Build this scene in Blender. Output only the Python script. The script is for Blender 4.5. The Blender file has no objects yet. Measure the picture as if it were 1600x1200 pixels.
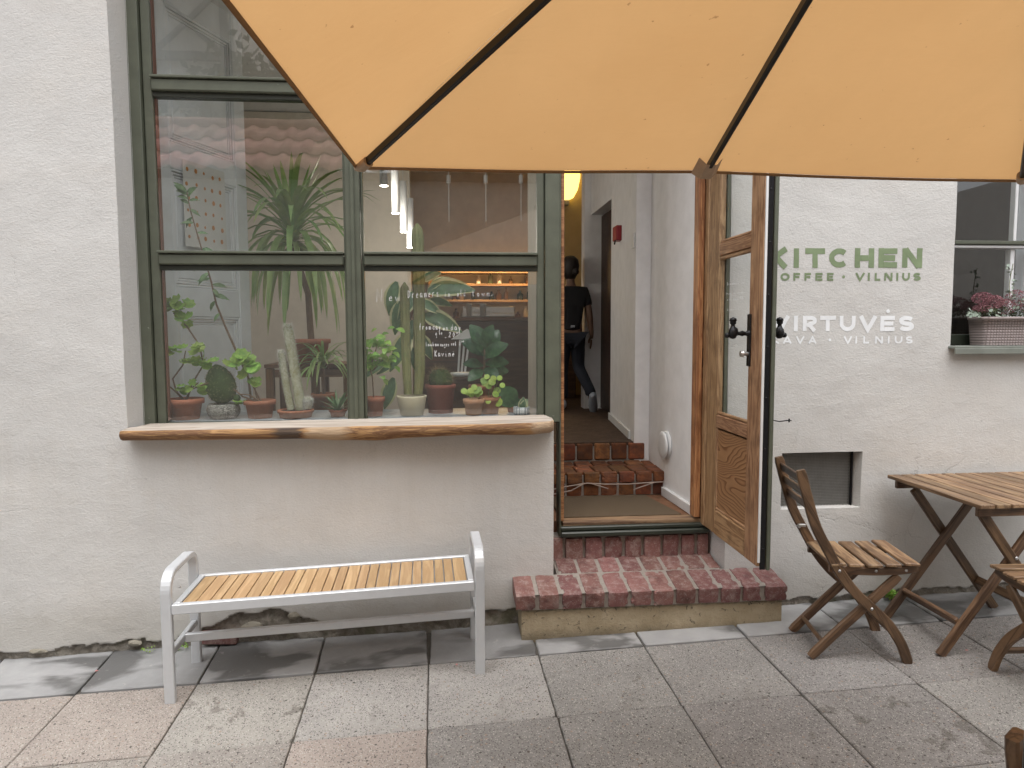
import bpy, bmesh, math, random
import numpy as np
from mathutils import Vector, Matrix, noise
random.seed(7); np.random.seed(7)
scene = bpy.context.scene
COL = scene.collection
R = math.radians
# ------------------------------------------------------------ camera, sky, sun, exposure
F_PX, YAW, PITCH, ROLL = 1085.73, R(5.2398), R(-4.4497), R(-.2391)
CAM = Vector((0, -3.38, 1.5))
fw = Vector((math.sin(YAW)*math.cos(PITCH), math.cos(YAW)*math.cos(PITCH), math.sin(PITCH)))
rt0 = Vector((math.cos(YAW), -math.sin(YAW), 0)); up0 = rt0.cross(fw)
cr, sr = math.cos(ROLL), math.sin(ROLL)
rt = cr*rt0 + sr*up0; upv = -sr*rt0 + cr*up0
cd = bpy.data.cameras.new('camera'); cam = bpy.data.objects.new('camera', cd); COL.objects.link(cam)
cam.matrix_world = Matrix(((rt.x, upv.x, -fw.x, CAM.x), (rt.y, upv.y, -fw.y, CAM.y), (rt.z, upv.z, -fw.z, CAM.z), (0, 0, 0, 1)))
cd.sensor_fit = 'HORIZONTAL'; cd.sensor_width = 36; cd.lens = 36*F_PX/1600; cd.clip_start = .02; cd.clip_end = 500
scene.camera = cam
SUN_EL, SUN_AZ = R(72), R(184)          # high veiled sun behind the camera, a little to the left
w = bpy.data.worlds.new('World'); scene.world = w; w.use_nodes = True
wn, wl = w.node_tree.nodes, w.node_tree.links
bgn = wn['Background']; sky = wn.new('ShaderNodeTexSky'); sky.sky_type = 'NISHITA'; sky.sun_disc = False
sky.sun_elevation = SUN_EL; sky.sun_rotation = SUN_AZ; sky.dust_density = 4; sky.air_density = 1.0
hsv = wn.new('ShaderNodeHueSaturation'); hsv.inputs['Saturation'].default_value = .16
wl.new(sky.outputs[0], hsv.inputs['Color']); wl.new(hsv.outputs[0], bgn.inputs[0]); bgn.inputs[1].default_value = .15
sd = bpy.data.lights.new('sun', 'SUN'); sd.energy = 1.15; sd.angle = R(100); sd.color = (1, .985, .955)
so = bpy.data.objects.new('sun', sd); COL.objects.link(so)
so.rotation_euler = Vector((math.sin(SUN_AZ)*math.cos(SUN_EL), math.cos(SUN_AZ)*math.cos(SUN_EL), math.sin(SUN_EL))).to_track_quat('Z', 'Y').to_euler()
scene.view_settings.view_transform = 'Standard'; scene.view_settings.look = 'None'
scene.view_settings.gamma = 1; scene.view_settings.use_curve_mapping = False
scene.view_settings.exposure = .92
scene.render.engine = 'CYCLES'
cy = scene.cycles; cy.max_bounces = 9; cy.diffuse_bounces = 5; cy.glossy_bounces = 4; cy.transparent_max_bounces = 12
cy.caustics_reflective = False; cy.caustics_refractive = False; cy.sample_clamp_indirect = 4
try: cy.use_denoising = True; cy.denoiser = 'OPENIMAGEDENOISE'
except Exception: pass

def ray(px, py): return ((px-800)/F_PX)*rt - ((py-600)/F_PX)*upv + fw
def WY(px, py, y):
    d = ray(px, py); return CAM + d*((y-CAM.y)/d.y)
def WX(px, py, x):
    d = ray(px, py); return CAM + d*((x-CAM.x)/d.x)
def WZ(px, py, z):
    d = ray(px, py); return CAM + d*((z-CAM.z)/d.z)
def gz(x, y): return .02815*x + .01766*(y+.38)

# ------------------------------------------------------------ object helpers
WM = {}
def place(o, parent=None, world=None):
    world = world or Matrix.Identity(4)
    COL.objects.link(o)
    if parent is not None:
        o.parent = parent; o.matrix_parent_inverse = WM[parent.name].inverted()
    o.matrix_basis = world; WM[o.name] = world.copy(); return o
def thing(name, label, cat, loc=(0, 0, 0), rz=0, group=None):
    o = bpy.data.objects.new(name, None); o.empty_display_size = .1
    place(o, None, Matrix.Translation(loc) @ Matrix.Rotation(rz, 4, 'Z')); return tag(o, label, cat, group)
def tag(o, label=None, cat=None, group=None, kind=None):
    if label: o['label'] = label
    if cat: o['category'] = cat
    if group: o['group'] = group
    if kind: o['kind'] = kind
    return o
def children(o): return [c for c in bpy.data.objects if c.parent == o]
def copy_tree(o, parent=None, world=None):
    c = o.copy(); COL.objects.link(c)
    if parent is None: c.matrix_basis = world; WM[c.name] = world.copy()
    else:
        pi = o.matrix_parent_inverse.copy(); c.parent = parent; c.matrix_parent_inverse = pi
    for ch in children(o): copy_tree(ch, c)
    return c
class MB:
    def __init__(s): s.v = []; s.f = []; s.sm = []; s.mi = []
    def add(s, vs, fs, smooth=False, mi=0):
        n = len(s.v); s.v += [tuple(v) for v in vs]
        for f in fs: s.f.append(tuple(i+n for i in f)); s.sm.append(smooth); s.mi.append(mi)
        return s
    def box(s, x0, x1, y0, y1, z0, z1, c=0, mi=0):
        if x1 < x0: x0, x1 = x1, x0
        if y1 < y0: y0, y1 = y1, y0
        if z1 < z0: z0, z1 = z1, z0
        if c <= 0:
            vs = [(x, y, z) for z in (z0, z1) for y in (y0, y1) for x in (x0, x1)]
            return s.add(vs, [(0, 2, 3, 1), (4, 5, 7, 6), (0, 1, 5, 4), (2, 6, 7, 3), (0, 4, 6, 2), (1, 3, 7, 5)], mi=mi)
        lo, hi = (x0, y0, z0), (x1, y1, z1); vs = []; idx = {}
        for sx in (0, 1):
            for sy in (0, 1):
                for sz in (0, 1):
                    sg = (sx, sy, sz)
                    for ax in range(3):
                        p = []
                        for k in range(3):
                            b = hi[k] if sg[k] else lo[k]
                            if k != ax: b += -c if sg[k] else c
                            p.append(b)
                        idx[sg+(ax,)] = len(vs); vs.append(p)
        fs = []
        def nrm(f):
            a, b, d = (Vector(vs[i]) for i in f[:3]); n = (b-a).cross(d-a)
            ctr = sum((Vector(vs[i]) for i in f), Vector())/len(f) - Vector(((x0+x1)/2, (y0+y1)/2, (z0+z1)/2))
            return f if n.dot(ctr) > 0 else f[::-1]
        for ax in range(3):
            o1, o2 = [k for k in range(3) if k != ax]
            for sgn in (0, 1):
                q = []
                for a, b in ((0, 0), (1, 0), (1, 1), (0, 1)):
                    sg = [0, 0, 0]; sg[ax] = sgn; sg[o1] = a; sg[o2] = b; q.append(idx[tuple(sg)+(ax,)])
                fs.append(nrm(q))
            for a in (0, 1):
                for b in (0, 1):
                    sg0 = [0, 0, 0]; sg0[o1] = a; sg0[o2] = b; sg1 = list(sg0); sg1[ax] = 1
                    fs.append(nrm([idx[tuple(sg0)+(o1,)], idx[tuple(sg1)+(o1,)], idx[tuple(sg1)+(o2,)], idx[tuple(sg0)+(o2,)]]))
        for sg in [(a, b, d) for a in (0, 1) for b in (0, 1) for d in (0, 1)]:
            fs.append(nrm([idx[sg+(0,)], idx[sg+(1,)], idx[sg+(2,)]]))
        return s.add(vs, fs, mi=mi)
    def tube(s, pts, rad, n=8, cap=True, smooth=True, mi=0):
        pts = [Vector(p) for p in pts]; rads = rad if isinstance(rad, (list, tuple)) else [rad]*len(pts)
        rings = []; t0 = (pts[1]-pts[0]).normalized(); nn = t0.orthogonal().normalized()
        for i, p in enumerate(pts):
            t = (pts[min(i+1, len(pts)-1)]-pts[max(i-1, 0)]).normalized()
            nn = (nn - t*nn.dot(t)).normalized(); b = t.cross(nn)
            rings.append([p + rads[i]*(math.cos(2*math.pi*k/n)*nn + math.sin(2*math.pi*k/n)*b) for k in range(n)])
        vs = [v for r_ in rings for v in r_]
        fs = [(i*n+k, i*n+(k+1) % n, (i+1)*n+(k+1) % n, (i+1)*n+k) for i in range(len(pts)-1) for k in range(n)]
        s.add(vs, fs, smooth, mi)
        if cap:
            s.add(rings[0], [tuple(range(n))[::-1]], False, mi); s.add(rings[-1], [tuple(range(n))], False, mi)
        return s
    def lathe(s, prof, n=24, c=(0, 0, 0), ribs=0, amp=0, smooth=True, mi=0):
        vs = []
        for r_, z in prof:
            for k in range(n):
                a = 2*math.pi*k/n; q = r_*(1+amp*math.cos(ribs*a)) if ribs else r_
                vs.append((c[0]+q*math.cos(a), c[1]+q*math.sin(a), c[2]+z))
        fs = [(i*n+k, i*n+(k+1) % n, (i+1)*n+(k+1) % n, (i+1)*n+k) for i in range(len(prof)-1) for k in range(n)]
        return s.add(vs, fs, smooth, mi)
    def prism(s, poly, y0, y1, axis='y', mi=0):        # polygon in (a,b) extruded along the axis
        n = len(poly)
        def m(a, b, t): return {'y': (a, t, b), 'x': (t, a, b), 'z': (a, b, t)}[axis]
        vs = [m(a, b, y0) for a, b in poly]+[m(a, b, y1) for a, b in poly]
        fs = [tuple(range(n)), tuple(range(2*n-1, n-1, -1))]+[(i, i+n, (i+1) % n+n, (i+1) % n) for i in range(n)]
        return s.add(vs, fs, mi=mi)
    def mesh(s, name, mats):
        me = bpy.data.meshes.new(name); me.from_pydata(s.v, [], s.f)
        for m in (mats if isinstance(mats, (list, tuple)) else [mats]): me.materials.append(m)
        me.polygons.foreach_set('use_smooth', s.sm); me.polygons.foreach_set('material_index', s.mi)
        me.update(); return me
    def fix(s, me):
        bm = bmesh.new(); bm.from_mesh(me); bmesh.ops.recalc_face_normals(bm, faces=bm.faces); bm.to_mesh(me); bm.free(); return me
    def build(s, name, mats, parent=None, world=None, recalc=False, kind=None):
        me = s.mesh(name, mats)
        if recalc: s.fix(me)
        o = bpy.data.objects.new(name, me)
        if kind: o['kind'] = kind
        return place(o, parent, world)
def rough_brick(sx, sy, sz, amp, seed, cuts=4):
    """brick with worn arrises and small knocks; one corner at the origin"""
    bm = bmesh.new(); bmesh.ops.create_cube(bm, size=1); bmesh.ops.subdivide_edges(bm, edges=bm.edges, cuts=cuts, use_grid_fill=True)
    for v in bm.verts:
        e = sum(1 for k in range(3) if abs(abs(v.co[k])-.5) < 1e-4)
        p = Vector(((v.co.x+.5)*sx, (v.co.y+.5)*sy, (v.co.z+.5)*sz)); q = p*38+Vector((seed*3.7, seed, 0)); n = noise.noise(q); n2 = noise.noise(p*90+Vector((seed, 0, 5)))
        c = Vector((-v.co.x, -v.co.y, -v.co.z)); k = .0011*(e-1) if e > 1 else 0
        if e > 1 and n > .25: k += .008*(n-.25)*(e-1)/.5
        d = Vector([(-1 if v.co[i] > 0 else 1) if abs(abs(v.co[i])-.5) < 1e-4 else 0 for i in range(3)])
        v.co = p+d*k+d*(amp*(n*.5+.5)+amp*.5*n2)
    me = bpy.data.meshes.new('brick'); bm.to_mesh(me); bm.free(); return me
def inst(name, me, parent=None, world=None, color=None):
    o = bpy.data.objects.new(name, me)
    if color: o.color = color
    return place(o, parent, world)
def bar(name, p0, p1, wd, th, m, parent, up=(0, 0, 1), c=.003, color=None):
    """timber or metal bar from p0 to p1: local x runs along it, width across, thickness along up"""
    p0 = Vector(p0); p1 = Vector(p1); d = p1-p0; L = d.length; x = d.normalized(); u = Vector(up)
    z = (u-x*u.dot(x)).normalized(); y = z.cross(x)
    mw = Matrix(((x.x, y.x, z.x, p0.x), (x.y, y.y, z.y, p0.y), (x.z, y.z, z.z, p0.z), (0, 0, 0, 1)))
    o = MB().box(0, L, -wd/2, wd/2, -th/2, th/2, c).build(name, m, parent, mw)
    if color: o.color = color
    return o
def frame_mat(p, xd, zd, sc=(1, 1, 1)):
    x = Vector(xd).normalized(); z = Vector(zd); z = (z-x*z.dot(x))
    z = z.normalized() if z.length > 1e-5 else x.orthogonal().normalized()
    y = z.cross(x)
    return Matrix(((x.x*sc[0], y.x*sc[1], z.x*sc[2], p[0]), (x.y*sc[0], y.y*sc[1], z.y*sc[2], p[1]), (x.z*sc[0], y.z*sc[1], z.z*sc[2], p[2]), (0, 0, 0, 1)))

# ------------------------------------------------------------ materials
class NT:
    def __init__(s, name):
        s.m = bpy.data.materials.new(name); s.m.use_nodes = True; s.n = s.m.node_tree.nodes; s.l = s.m.node_tree.links
        s.b = s.n['Principled BSDF']; s.out = s.n['Material Output']; s.tc = s.n.new('ShaderNodeTexCoord'); s.oi = None
    def set(s, **k):
        for a, v in k.items():
            nm = {'rough': 'Roughness', 'metal': 'Metallic', 'spec': 'Specular IOR Level', 'coat': 'Coat Weight', 'sheen': 'Sheen Weight'}[a]
            if hasattr(v, 'is_linked') or hasattr(v, 'links'): s.l.new(v, s.b.inputs[nm])
            else: s.b.inputs[nm].default_value = v
        return s
    def info(s):
        if not s.oi: s.oi = s.n.new('ShaderNodeObjectInfo')
        return s.oi
    def vec(s, scale=(1, 1, 1), src='Object', rand=0, rot=(0, 0, 0)):
        mp = s.n.new('ShaderNodeMapping'); mp.inputs['Scale'].default_value = scale; mp.inputs['Rotation'].default_value = rot
        s.l.new(s.tc.outputs[src], mp.inputs['Vector'])
        if rand:
            mu = s.n.new('ShaderNodeMath'); mu.operation = 'MULTIPLY'; mu.inputs[1].default_value = rand
            s.l.new(s.info().outputs['Random'], mu.inputs[0])
            cb = s.n.new('ShaderNodeCombineXYZ'); s.l.new(mu.outputs[0], cb.inputs[0]); s.l.new(mu.outputs[0], cb.inputs[1]); s.l.new(mu.outputs[0], cb.inputs[2])
            s.l.new(cb.outputs[0], mp.inputs['Location'])
        return mp.outputs[0]
    def noise(s, v, scale=5, detail=4, rough=.55, dist=0, col=False):
        t = s.n.new('ShaderNodeTexNoise'); s.l.new(v, t.inputs['Vector'])
        t.inputs['Scale'].default_value = scale; t.inputs['Detail'].default_value = detail; t.inputs['Roughness'].default_value = rough; t.inputs['Distortion'].default_value = dist
        return t.outputs['Color' if col else 'Fac']
    def vor(s, v, scale=5, feat='F1', out='Distance', rnd=1):
        t = s.n.new('ShaderNodeTexVoronoi'); s.l.new(v, t.inputs['Vector']); t.feature = feat
        t.inputs['Scale'].default_value = scale; t.inputs['Randomness'].default_value = rnd; return t.outputs[out]
    def ramp(s, v, pts, interp='LINEAR'):
        t = s.n.new('ShaderNodeValToRGB'); s.l.new(v, t.inputs[0]); e = t.color_ramp.elements; t.color_ramp.interpolation = interp
        while len(e) < len(pts): e.new(.5)
        for el, (p, c) in zip(e, pts): el.position = p; el.color = (c, c, c, 1) if isinstance(c, (int, float)) else (*c[:3], 1)
        return t.outputs[0]
    def math(s, op, a, b=0., c=None):
        t = s.n.new('ShaderNodeMath'); t.operation = op
        for i, x in enumerate((a, b) if c is None else (a, b, c)):
            if isinstance(x, (int, float)): t.inputs[i].default_value = x
            else: s.l.new(x, t.inputs[i])
        return t.outputs[0]
    def mix(s, fac, a, b, mode='MIX'):
        t = s.n.new('ShaderNodeMix'); t.data_type = 'RGBA'; t.blend_type = mode
        for i, x in ((0, fac), (6, a), (7, b)):
            if isinstance(x, (int, float)): t.inputs[i].default_value = x
            elif isinstance(x, (tuple, list)): t.inputs[i].default_value = (*x[:3], 1)
            else: s.l.new(x, t.inputs[i])
        return t.outputs[2]
    def sep(s, v):
        t = s.n.new('ShaderNodeSeparateXYZ'); s.l.new(v, t.inputs[0]); return t.outputs
    def col(s, c):
        if isinstance(c, (tuple, list)): s.b.inputs['Base Color'].default_value = (*c[:3], 1)
        else: s.l.new(c, s.b.inputs['Base Color'])
        return s
    def bump(s, h, dist=.002, strength=1., prev=None):
        t = s.n.new('ShaderNodeBump'); t.inputs['Strength'].default_value = strength; t.inputs['Distance'].default_value = dist
        s.l.new(h, t.inputs['Height'])
        if prev is not None: s.l.new(prev, t.inputs['Normal'])
        s.l.new(t.outputs[0], s.b.inputs['Normal']); return t.outputs[0]
    def hv(s, c, hue=.02, val=.25, sat=0):
        """shift colour by the object's random number"""
        t = s.n.new('ShaderNodeHueSaturation'); r_ = s.info().outputs['Random']
        s.l.new(s.math('MULTIPLY_ADD', r_, hue*2, .5-hue), t.inputs['Hue'])
        r2 = s.math('FRACT', s.math('MULTIPLY', r_, 7.31))
        s.l.new(s.math('MULTIPLY_ADD', r2, val*2, 1-val), t.inputs['Value'])
        if sat: s.l.new(s.math('MULTIPLY_ADD', s.math('FRACT', s.math('MULTIPLY', r_, 3.77)), sat*2, 1-sat), t.inputs['Saturation'])
        if isinstance(c, (tuple, list)): t.inputs['Color'].default_value = (*c[:3], 1)
        else: s.l.new(c, t.inputs['Color'])
        return t.outputs[0]
def srgb(r_, g, b): return tuple(((x/255)/12.92 if x/255 < .04045 else ((x/255+.055)/1.055)**2.4) for x in (r_, g, b))

def make_stucco(name, base, dirt=True):
    t = NT(name); v = t.vec((1, 1, 1), 'Object')
    big = t.noise(v, 1.1, 5, .6); mid = t.noise(v, 6, 5, .6)
    c = t.mix(t.ramp(big, [(.3, 0), (.7, 1)]), tuple(x*.93 for x in base), tuple(x*1.04 for x in base))
    c = t.mix(t.ramp(mid, [(.45, 0), (.75, .35)]), c, tuple(x*.88 for x in base))
    warm = t.noise(t.vec((.7, 1, 1.4)), 2.3, 3)
    c = t.mix(t.ramp(warm, [(.5, 0), (.72, .5)]), c, (base[0]*1.0, base[1]*.965, base[2]*.92))
    spots = t.noise(v, 34, 2, .5); c = t.mix(t.ramp(spots, [(.74, 0), (.78, .55)]), c, tuple(x*.6 for x in base))
    # fine relief: trowelled grain + soft lumps + hairline cracks
    warp = t.mix(.16, v, t.noise(v, 5, 6, .7, col=True), 'ADD')
    e = t.vor(warp, 1.25, 'DISTANCE_TO_EDGE'); cm = t.ramp(t.noise(v, .9, 2), [(.52, 0), (.60, .8)])
    crack = t.math('MULTIPLY', t.ramp(e, [(0, 1), (.0045, 0)]), cm)
    c = t.mix(t.math('MULTIPLY', crack, .30), c, tuple(x*.45 for x in base)) if dirt else c
    if dirt:
        z = t.sep(t.tc.outputs['Object'])[2]
        edge = t.math('ADD', z, t.math('MULTIPLY', mid, -.28))
        c = t.mix(t.ramp(edge, [(-.2, .5), (-.05, .42), (.14, 0)]), c, (base[0]*.62, base[1]*.59, base[2]*.53))
        st = t.noise(t.vec((9, 9, .7)), 1.6, 3); band = t.ramp(z, [(.35, 0), (.6, .6), (1.0, .6), (1.06, 0)])
        c = t.mix(t.math('MULTIPLY', band, t.ramp(st, [(.42, 0), (.75, .32)])), c, (base[0]*.8, base[1]*.75, base[2]*.68))
    t.col(c).set(rough=.93, spec=.2)
    g1 = t.noise(t.vec((1, 1, 1.7)), 85, 4, .6, .3); g2 = t.noise(t.vec((1, 1, 1.25)), 12, 7, .64, .1); g3 = t.ramp(t.noise(v, 24, 3, .5, .5), [(.5, 0), (.62, 1), (.7, .55)])
    gr = t.noise(v, 160, 3, .7); c = t.mix(t.ramp(gr, [(.35, .0), (.75, .5)]), c, tuple(x*.80 for x in base)); t.col(c)
    h = t.math('ADD', t.math('MULTIPLY', g1, .55), t.math('ADD', t.math('MULTIPLY', g2, .62), t.math('MULTIPLY', g3, .10)))
    h = t.math('ADD', h, t.math('MULTIPLY', crack, -.5))
    t.bump(h, .0048, .8); return t.m
def make_wood(name, light, dark, gs=1., rough=.5, coat=0, val=.18, bands=24, hue=.008, bump=.0006, grime=0):
    t = NT(name); v = t.vec((.9*gs, 11*gs, 11*gs), 'Object', rand=40)
    n1 = t.noise(v, 2.2, 5, .6, .8); fine = t.noise(t.vec((3*gs, 120*gs, 120*gs), 'Object', rand=40), 2, 3, .6)
    ring = t.math('SINE', t.math('MULTIPLY', n1, bands)); ring = t.math('MULTIPLY_ADD', ring, .5, .5)
    k = t.math('ADD', t.math('MULTIPLY', ring, .6), t.math('MULTIPLY', fine, .55))
    c = t.mix(t.ramp(k, [(.2, 0), (.95, 1)]), light, dark)
    if grime:
        g = t.noise(t.vec((1, 1, 1), 'Object', rand=9), 9, 5, .6); c = t.mix(t.ramp(g, [(.5, 0), (.72, grime)]), c, tuple(x*.35 for x in dark))
    t.col(t.hv(c, hue, val)).set(rough=rough, coat=coat)
    t.bump(k, bump, .7); return t.m
def make_paint(name, c, rough=.45, var=.12, bump=.0006, chips=None, metal=0, coat=0):
    t = NT(name); v = t.vec((1, 1, 1), 'Object')
    n = t.noise(v, 9, 5, .6); cc = t.mix(t.ramp(n, [(.35, 0), (.7, 1)]), tuple(x*(1-var) for x in c), tuple(min(1, x*(1+var)) for x in c))
    if chips:
        ch = t.noise(v, 42, 4, .7, .5); cc = t.mix(t.ramp(ch, [(.71, 0), (.74, .85)]), cc, chips)
    t.col(cc).set(rough=rough, metal=metal, coat=coat)
    t.bump(t.noise(t.vec((20, 20, 3)), 4, 3), bump, .6); return t.m
def make_brick(name, c1, c2, dust=(.35, .3, .26), hue=.015, val=.28, df=.35):
    t = NT(name); v = t.vec((1, 1, 1), 'Object', rand=30)
    n = t.noise(v, 14, 5, .65); c = t.mix(t.ramp(n, [(.3, 0), (.7, 1)]), c1, c2)
    c = t.hv(c, hue, val)
    sp = t.noise(v, 150, 2, .5); c = t.mix(t.ramp(sp, [(.62, 0), (.7, .55)]), c, dust)
    d = t.noise(v, 26, 5, .7); c = t.mix(t.ramp(d, [(.48, 0), (.8, df)]), c, dust)
    dk = t.noise(t.vec((1, 1, 1), 'Object', rand=77), 11, 4); c = t.mix(t.ramp(dk, [(.58, 0), (.75, .6)]), c, tuple(x*.3 for x in c1))
    t.col(c).set(rough=.85, spec=.25); t.bump(t.math('ADD', d, t.math('MULTIPLY', sp, .5)), .003, .8); return t.m
def make_leaf(name, c, c2=None, rough=.45, trans=.25, vein=True, hue=.02, val=.22):
    t = NT(name); c2 = c2 or tuple(x*.6 for x in c)
    n = t.noise(t.vec((2, 2, 2), 'Object', rand=12), 3, 3); cc = t.mix(t.ramp(n, [(.35, 0), (.65, 1)]), c, c2)
    cc = t.hv(cc, hue, val); t.col(cc).set(rough=rough, spec=.4)
    tr = t.n.new('ShaderNodeBsdfTranslucent'); t.l.new(cc, tr.inputs[0]); mx = t.n.new('ShaderNodeMixShader'); mx.inputs[0].default_value = trans
    t.l.new(t.b.outputs[0], mx.inputs[1]); t.l.new(tr.outputs[0], mx.inputs[2]); t.l.new(mx.outputs[0], t.out.inputs[0]); return t.m
def make_plain(name, c, rough=.6, metal=0, var=.1, scale=12, bump=0, coat=0, spec=None):
    t = NT(name); n = t.noise(t.vec((1, 1, 1), 'Object', rand=5), scale, 4)
    t.col(t.mix(n, tuple(x*(1-var) for x in c), tuple(min(1, x*(1+var)) for x in c))).set(rough=rough, metal=metal, coat=coat)
    if spec is not None: t.set(spec=spec)
    if bump: t.bump(n, bump, .7)
    return t.m
def make_emit(name, c, s):
    t = NT(name); t.b.inputs['Base Color'].default_value = (*c, 1); t.b.inputs['Emission Color'].default_value = (*c, 1); t.b.inputs['Emission Strength'].default_value = s; return t.m
def make_glass(name, ior=1.52, tint=(.985, .995, .99), dirt=.012):
    t = NT(name); tr = t.n.new('ShaderNodeBsdfTransparent'); tr.inputs[0].default_value = (*tint, 1)
    gl = t.n.new('ShaderNodeBsdfGlossy'); gl.inputs['Roughness'].default_value = 0.0; fr = t.n.new('ShaderNodeFresnel'); fr.inputs[0].default_value = ior
    bp = t.n.new('ShaderNodeBump'); bp.inputs['Distance'].default_value = .0004; bp.inputs['Strength'].default_value = .35
    t.l.new(t.noise(t.vec((1, 1, 1)), 5, 1), bp.inputs['Height']); t.l.new(bp.outputs[0], gl.inputs['Normal'])
    geo = t.n.new('ShaderNodeNewGeometry')
    mx = t.n.new('ShaderNodeMixShader'); t.l.new(tr.outputs[0], mx.inputs[1]); t.l.new(gl.outputs[0], mx.inputs[2])
    t.l.new(t.math('MULTIPLY', fr.outputs[0], t.math('SUBTRACT', 1, geo.outputs['Backfacing'])), mx.inputs[0])
    df = t.n.new('ShaderNodeBsdfDiffuse'); df.inputs[0].default_value = (.7, .7, .68, 1)
    m2 = t.n.new('ShaderNodeMixShader'); dn = t.ramp(t.noise(t.vec((1, 1, .5)), 7, 6, .7), [(.4, 0), (.8, dirt)])
    t.l.new(dn, m2.inputs[0]); t.l.new(mx.outputs[0], m2.inputs[1]); t.l.new(df.outputs[0], m2.inputs[2]); t.l.new(m2.outputs[0], t.out.inputs[0])
    return t.m

STUCCO = make_stucco('stucco', (.615, .605, .588))
STUCCO_IN = make_paint('whitewash', (.85, .85, .86), .85, .05, .002)
BEIGE = make_paint('beige_plaster', (.66, .60, .51), .9, .06, .0015)
GREEN = make_paint('olive_paint', (.098, .107, .078), .42, .14, .0006, chips=(.35, .36, .32))
GREEN_DK = make_paint('dark_olive_paint', (.03, .036, .026), .4, .2, .0008)
JAMB = make_wood('orange_pine', (.46, .235, .10), (.21, .085, .033), 1.1, .5, .1, .12, 30, grime=.5)
DOORW = make_wood('varnished_pine', (.44, .27, .15), (.20, .10, .048), 1.1, .5, .1, .12, 34, grime=.5)
OAK = make_wood('oak_plank', (.50, .45, .39), (.30, .25, .20), .7, .8, 0, .05, 26, bump=.001)
def make_bark_edge():
    t = NT('oak_bark_edge'); v = t.vec((.9, 10, 10)); n1 = t.noise(v, 2.4, 6, .65, .8); k = t.math('MULTIPLY_ADD', t.math('SINE', t.math('MULTIPLY', n1, 30)), .5, .5)
    c = t.mix(k, (.44, .25, .105), (.17, .08, .035)); x = t.sep(t.tc.outputs['Object'])[0]; nn = t.noise(t.vec((3, 30, 30)), 3, 4)
    xx = t.math('ADD', x, t.math('MULTIPLY_ADD', nn, .12, -.06))
    c = t.mix(t.ramp(t.math('ADD', xx, 1.0), [(.18, 0), (.22, .85), (.31, .85), (.33, 0)]), c, (.045, .035, .03))      # scorched knot
    c = t.mix(t.ramp(t.math('ADD', xx, 1.0), [(.335, 0), (.36, .8), (.50, .8), (.56, 0)]), c, (.52, .38, .25))          # fresh torn patch
    c = t.mix(t.ramp(xx, [(.38, 0), (.41, .8)]), c, (.50, .37, .25))
    t.col(c).set(rough=.7); t.bump(k, .004, .8); return t.m
OAK_EDGE = make_bark_edge()
ACACIA = make_wood('stained_acacia', (.205, .12, .064), (.066, .035, .018), 1.2, .5, .12, .22, 18, .004, grime=.35)
ACACIA_TOP = make_wood('sunned_acacia', (.36, .235, .13), (.13, .07, .035), 1.2, .52, .1, .2, 18, .004, grime=.3)
TEAK = make_wood('teak_slat', (.55, .375, .205), (.40, .25, .125), 1.3, .5, .05, .09, 14, .003)
DARKWOOD = make_wood('dark_wood', (.085, .042, .025), (.03, .014, .009), 1, .5, 0, .2, 14)
CABINETW = make_wood('cabinet_wood', (.21, .115, .055), (.09, .045, .02), 1, .5, 0, .2, 14)
ALU = make_plain('silver_enamel', (.60, .62, .645), .38, .22, .06, 30)
STEEL = make_plain('zinc_steel', (.55, .55, .55), .35, .9, .1)
IRON = make_plain('black_iron', (.018, .018, .02), .35, .6, .3, 60, .0008)
BRICK = make_brick('red_paver', (.172, .082, .075), (.25, .128, .115), (.44, .38, .35), .008, .2, df=.7)
BRICK_IN = make_brick('old_orange_brick', (.27, .10, .04), (.09, .045, .03), (.07, .055, .045), .015, .4, .8)
MORTAR = make_plain('mortar', (.29, .26, .23), .95, 0, .3, 60, .004)
CONC = make_brick('yellow_concrete', (.33, .27, .17), (.40, .34, .24), (.2, .17, .13), 0, .02, .6)
GLASS = make_glass('window_glass', 2.3)
GLASS_DOOR = make_glass('door_glass', 1.5, dirt=.03)
TERRA = make_brick('terracotta', (.36, .13, .068), (.42, .17, .10), (.45, .33, .27), .01, .14, .22)
SOIL = make_plain('potting_soil', (.035, .025, .018), .95, 0, .4, 60, .004)
WHITE = make_paint('white_letter_paint', (.8, .82, .84), .7, .04)
LETTER_G = make_paint('green_letter_paint', (.20, .26, .145), .75, .12)
CHALK = make_plain('white_marker', (.75, .75, .75), .8)
BLACK = make_plain('black_matt', (.012, .012, .014), .6)
WPAINT = make_paint('white_gloss_paint', (.74, .75, .76), .45, .05)
BLUEGREY = make_paint('blue_grey_paint', (.72, .75, .77), .5, .06)
CREAM = make_plain('cream_glaze', (.66, .60, .44), .35, 0, .05)
# ============================================================ GROUND
bed = MB(); n = 24
vs = [(-7+14*i/n, -5.6+6.1*j/n, gz(-7+14*i/n, -5.6+6.1*j/n)-.012) for j in range(n+1) for i in range(n+1)]
bed.add(vs, [(j*(n+1)+i, j*(n+1)+i+1, (j+1)*(n+1)+i+1, (j+1)*(n+1)+i) for j in range(n) for i in range(n)])
gm = make_plain('joint_sand', (.10, .092, .08), .95, 0, .4, 40, .003)
tag(bed.build('ground', gm), kind='structure')

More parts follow.
